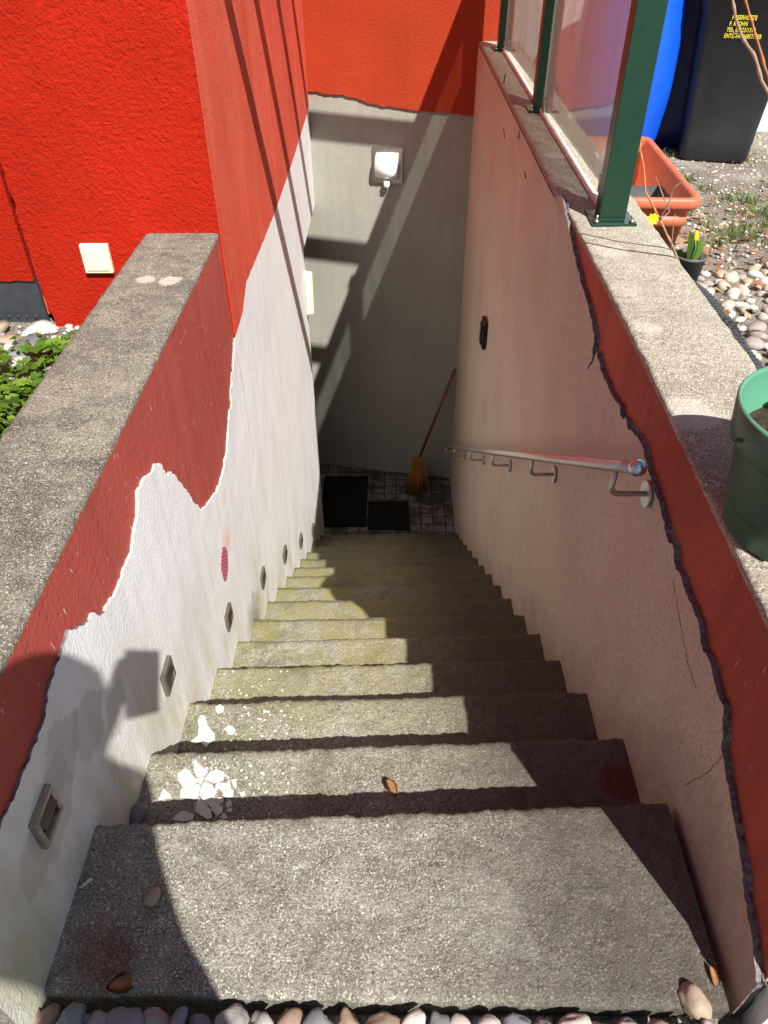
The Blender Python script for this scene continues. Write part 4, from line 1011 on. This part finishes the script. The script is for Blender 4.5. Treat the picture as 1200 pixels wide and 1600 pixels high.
sh1 = [([(418,625),(450,665),(500,705),(470,742),(430,738),(412,700)], 'tall pointed white shard, topmost of the pile on the second step'),
       ([(312,715),(345,692),(380,695),(435,770),(400,790),(345,805),(318,765)], 'broad white shard at the upper left of the pile on the second step'),
       ([(425,748),(475,742),(465,775),(450,790)], 'tiny triangular shard in the middle of the pile on the second step'),
       ([(478,752),(520,705),(570,695),(603,710),(598,755),(560,772),(530,775)], 'white shard at the upper right of the pile on the second step'),
       ([(330,815),(440,783),(450,800),(447,850),(425,885),(325,865)], 'wide white shard left of centre in the pile on the second step'),
       ([(455,800),(480,768),(525,785),(553,830),(540,862),(500,878),(450,858)], 'six cornered white shard at the centre of the pile on the second step'),
       ([(545,800),(560,775),(640,778),(645,800),(590,828)], 'flat white shard right of centre in the pile on the second step'),
       ([(590,835),(640,805),(662,830),(655,865),(600,865)], 'white shard at the right edge of the pile on the second step'),
       ([(440,870),(485,900),(522,955),(525,995),(495,1003),(420,955)], 'grey shaded shard pointing down below the pile on the second step'),
       ([(455,868),(595,866),(600,890),(530,935),(490,905)], 'long shaded shard under the centre of the pile'),
       ([(525,945),(565,910),(595,925),(590,960),(555,985)], 'shaded square shard low in the pile on the second step'),
       ([(612,895),(648,892),(652,920),(618,932)], 'small shaded shard at the right low end of the pile'),
       ([(620,940),(650,932),(655,955),(625,960)], 'smallest shaded shard, last but one at right of the pile'),
       ([(190,885),(222,812),(262,845),(275,868),(235,875)], 'pale pointed shard alone at the left on the second step'),
       ([(275,1005),(330,955),(365,955),(415,975),(405,1005),(350,1020)], 'large shaded shard lying close behind the top step'),
       ([(585,968),(615,970),(625,1000),(590,1005)], 'grey shaded crumb nearest the top step edge'),
       ([(700,835),(732,828),(735,852),(705,856)], 'lone white chip right of the pile on the second step'),
       ([(645,755),(678,750),(680,805),(660,800)], 'thin white splinter at the upper right of the pile')]
for k, (pl_, lb) in enumerate(sh1): shard(zoom(pl_), -RIS, lb, k % 3)
shard([(124,1388),(142,1372),(146,1374),(130,1386)], 0, 'slim white sliver in shadow at left on the top step', 0)
def dry_leaf(c_, d, L, W, label, fold, name='dry_leaf', up=Vector((0, 0, 1))):
    bm, lay = newbm(); leafmesh(bm, c_, d, up, L, W, .5, lay, fold=fold); bmesh.ops.solidify(bm, geom=bm.faces[:], thickness=.0006)
    tag(link(name, bm, M['leaf_dry'], smooth=True), label, 'leaf')
dry_leaf(onZ(603, 1216, -RIS+.022), Vector((.025, -.035, -.012)), .045, .035, 'curled brown leaf lying on the second step near the top step edge', .9)
dry_leaf(onZ(165, 1545, .006), Vector((.9, .35, .02)), .055, .05, 'rusty brown leaf on the near left corner of the top step', .05)
dry_leaf(onZ(1108, 1505, .01), Vector((.1, -.5, -.1)), .045, .02, 'thin curled leaf in the gap right of the top step', .6)

bm, lay = newbm()
for k in range(260):
    n = random.choice((1, 1, 1, 2, 2, 3)); px = random.gauss(340, 60); 
    x = random.gauss(-.36, .07) if n < 3 else random.gauss(-.42, .07)
    if x < XL+.01: continue
    y = random.uniform(ynose(n-1, x)+.02, ynose(n, x)-.015); s_ = random.uniform(.0012, .0045)
    V, F = ico(1); o = [bm.verts.new(Vector((x, y, -n*RIS+s_*.3)) + Vector((v.x*s_*random.uniform(.8, 1.3), v.y*s_*random.uniform(.7, 1.2), v.z*s_*.5))) for v in V]
    for f in F: bm.faces.new([o[i] for i in f])
tag(link('plaster_crumbs', bm, M['shard']), 'tiny pale plaster crumbs scattered around the white shards on the steps', 'crumbs', kind='stuff')
# ------------------------------------------------------------------ the photographer, whose shadow falls at the lower left
def skin_body():
    V = {'pelvis': ((.0, -.40, .93), .135), 'waist': ((.0, -.40, 1.06), .125), 'chest': ((-.005, -.39, 1.22), .135), 'upper': ((-.01, -.385, 1.36), .095), 'neck': ((0, -.36, 1.47), .052), 'skull0': ((0, -.345, 1.53), .058)}
    E = [('pelvis', 'waist'), ('waist', 'chest'), ('chest', 'upper'), ('upper', 'neck'), ('neck', 'skull0')]
    for s, nm in ((-1, 'l'), (1, 'r')):
        V[nm+'hip'] = ((s*.09, -.40, .87), .095); V[nm+'knee'] = ((s*.11, -.37, .49), .058); V[nm+'ankle'] = ((s*.12, -.42, .09), .038); V[nm+'heel'] = ((s*.12, -.43, .035), .038); V[nm+'toe'] = ((s*.135, -.24, .015), .032)
        E += [('pelvis', nm+'hip'), (nm+'hip', nm+'knee'), (nm+'knee', nm+'ankle'), (nm+'ankle', nm+'heel'), (nm+'heel', nm+'toe')]
    V['lsh'] = ((-.165, -.32, 1.38), .056); V['lelb'] = ((-.24, -.26, 1.13), .043); V['lwri'] = ((-.112, -.075, 1.235), .028); V['lpalm'] = ((-.082, -.050, 1.275), .024)
    V['rsh'] = ((.108, -.46, 1.32), .050); V['relb'] = ((.160, -.52, 1.09), .042); V['rwri'] = ((.165, -.38, .90), .028); V['rpalm'] = ((.165, -.335, .84), .024)
    for s in 'lr': E += [('upper', s+'sh'), (s+'sh', s+'elb'), (s+'elb', s+'wri'), (s+'wri', s+'palm')]
    # fingers: left hand closes round the phone from behind, right hand hangs
    Lb = Vector((-.074, -.040, 1.300)); 
    for k in range(4):
        b = Vector((-.078, -.056, 1.285)) + Vector((.0, .010, .014))*k*.9
        V['lf%da' % k] = (tuple(b), .0095); V['lf%db' % k] = (tuple(b+Vector((.004, .034, .012))), .0085); V['lf%dc' % k] = (tuple(b+Vector((.026-.002*k, .040, .010))), .0072)
        E += [('lpalm', 'lf%da' % k), ('lf%da' % k, 'lf%db' % k), ('lf%db' % k, 'lf%dc' % k)]
    V['lta'] = ((-.070, -.075, 1.295), .011); V['ltb'] = ((-.048, -.072, 1.318), .0095); E += [('lpalm', 'lta'), ('lta', 'ltb')]
    for k in range(4):
        b = Vector((.165+(k-1.5)*.002, -.362+k*.019, .80)); L = (.07, .078, .072, .058)[3-k]
        V['rf%da' % k] = (tuple(b), .0095); V['rf%db' % k] = (tuple(b+Vector((-.006, .006, -L*.5))), .0085); V['rf%dc' % k] = (tuple(b+Vector((-.018, .010, -L))), .007)
        E += [('rpalm', 'rf%da' % k), ('rf%da' % k, 'rf%db' % k), ('rf%db' % k, 'rf%dc' % k)]
    V['rta'] = ((.153, -.305, .835), .011); V['rtb'] = ((.147, -.285, .805), .009); E += [('rpalm', 'rta'), ('rta', 'rtb')]
    for k in V:      # stand a little to the left and lean
        if not (k[0] == 'l' and (k[1] in 'wpft')):
            p, r_ = V[k]; V[k] = ((p[0]-.035*min(1, p[2]), p[1], p[2]-.02*min(1, p[2])), r_)
    keys = list(V); me = bpy.data.meshes.new('body'); me.from_pydata([V[k][0] for k in keys], [(keys.index(a), keys.index(b)) for a, b in E], [])
    o = bpy.data.objects.new('body', me); col.objects.link(o)
    sk = o.modifiers.new('s', 'SKIN'); sk.use_smooth_shade = True
    for i, k in enumerate(keys):
        r_ = V[k][1]; d = me.skin_vertices[0].data[i]; d.radius = (r_, r_*(.72 if k in ('chest', 'upper', 'waist', 'pelvis') else 1)); d.use_root = (k == 'pelvis')
        if k in ('chest', 'upper', 'waist', 'pelvis'): d.radius = (r_*1.12, r_*.78)
    sub = o.modifiers.new('u', 'SUBSURF'); sub.levels = 2; sub.render_levels = 2
    bpy.context.view_layer.update()
    m2 = bpy.data.meshes.new_from_object(o.evaluated_get(bpy.context.evaluated_depsgraph_get())); bpy.data.objects.remove(o)
    return m2
body_m = skin_body()
pr = empty('person', (0, -.4, -.03), 'person in dark jacket and jeans at the stair top, holding out a phone', 'person')
bm = bmesh.new(); bm.from_mesh(body_m)
hc = Vector((-.035, -.335, 1.59))     # head with face, joined to the neck
r_ = bmesh.ops.create_uvsphere(bm, u_segments=32, v_segments=24, radius=1)
for v in r_['verts']:
    u = v.co.copy(); x, y, z = u.x*.076, u.y*.096, u.z*.118
    if z < 0: x *= 1-.22*(-u.z)**1.5; y *= 1-.10*(-u.z)
    if u.y > .75 and abs(u.x) < .22 and -.35 < u.z < .12: y += .022*(1-abs(u.x)/.22)*(1-abs(u.z+.2)/.35 if u.z < .12 else 0)
    if u.y > .7 and .05 < u.z < .25 and .2 < abs(u.x) < .6: y -= .008
    if u.y > .75 and abs(u.x) < .3 and -.60 < u.z < -.48: y += .006
    p = Vector((x, y, z)); p = Matrix.Rotation(R(-18), 3, 'X') @ p; v.co = hc + p
for s in (-1, 1):
    bmesh.ops.create_uvsphere(bm, u_segments=10, v_segments=8, radius=1, matrix=Matrix.Translation(hc+Vector((s*.078, -.008, -.005))) @ Matrix.Diagonal((.010, .020, .032, 1)))
for f in bm.faces:
    c_ = f.calc_center_median(); f.smooth = True
    skin_ = c_.z > 1.475 or (c_.x < -.03 and c_.y > -.115 and c_.z > 1.2) or (c_.x > .135 and c_.z < .885 and c_.y > -.40 and c_.z > .68 and (c_-Vector((.155,-.33,.80))).length < .10)
    f.material_index = 0 if skin_ else (3 if c_.z < .075 else (2 if c_.z < .98 else 1))
skin = simple('skin', (.55, .34, .25), .5, .4, var=.06); jacket = simple('dark_jacket', (.03, .035, .05), .85, .2, var=.2, nsc=90, bump=.001)
jeans = simple('blue_jeans', (.05, .075, .14), .85, .2, var=.2, nsc=90, bump=.001); shoe = simple('dark_shoe', (.03, .03, .03), .6, .3)
bo = link('body', bm, [skin, jacket, jeans, shoe], pr)
RH = Matrix.Translation(hc) @ Matrix.Rotation(R(-18), 4, 'X')
for s in (-1, 1):
    bm = bmesh.new(); bmesh.ops.create_uvsphere(bm, u_segments=14, v_segments=10, radius=.0115, matrix=RH @ Matrix.Translation((s*.030, .0755, .012)))
    link('eye', bm, M['opal'], pr, True)
    bm = bmesh.new(); bmesh.ops.create_uvsphere(bm, u_segments=12, v_segments=8, radius=.006, matrix=RH @ Matrix.Translation((s*.030, .0822, .010))); link('iris', bm, M['black'], pr, True)
bm = bmesh.new(); tube(bm, [RH @ Vector((x, .0885-abs(x)*.35, -.062+abs(x)*.06)) for x in (-.026, -.013, 0, .013, .026)], [.002, .0045, .005, .0045, .002], 8); link('mouth', bm, simple('lips', (.42, .16, .13), .5, .4), pr)
bm = bmesh.new(); r_ = bmesh.ops.create_uvsphere(bm, u_segments=32, v_segments=24, radius=1)
for v in r_['verts']:
    u = v.co.copy(); k = 1+.05*noise.noise(u*5); p = Vector((u.x*.084*k, u.y*.104*k-.006, u.z*.128*k))
    if u.y > .1 and u.z < .45: p *= .80
    p = Matrix.Rotation(R(-18), 3, 'X') @ p; v.co = hc + p + Vector((0, -.004, .004))
link('hair', bm, simple('brown_hair', (.05, .03, .02), .6, .3, var=.3, nsc=60, bump=.002), pr, True)
# phone: its plate is square to the optical axis, lens at its upper right corner as the holder sees it
ph = empty('phone', CAM - AF*.01, 'dark smartphone held upright over the top step', 'phone')
PM = Matrix.Translation(CAM) @ M3.to_4x4()
bm = bmesh.new(); box(bm, (-.060, -.128, .004), (.014, .020, .013), bev=.003, M=PM); link('case', bm, M['black'], ph)
for o in bpy.data.objects:
    if o.type == 'MESH' and o.name.startswith(('body', 'hair')) and o.parent == pr: pass
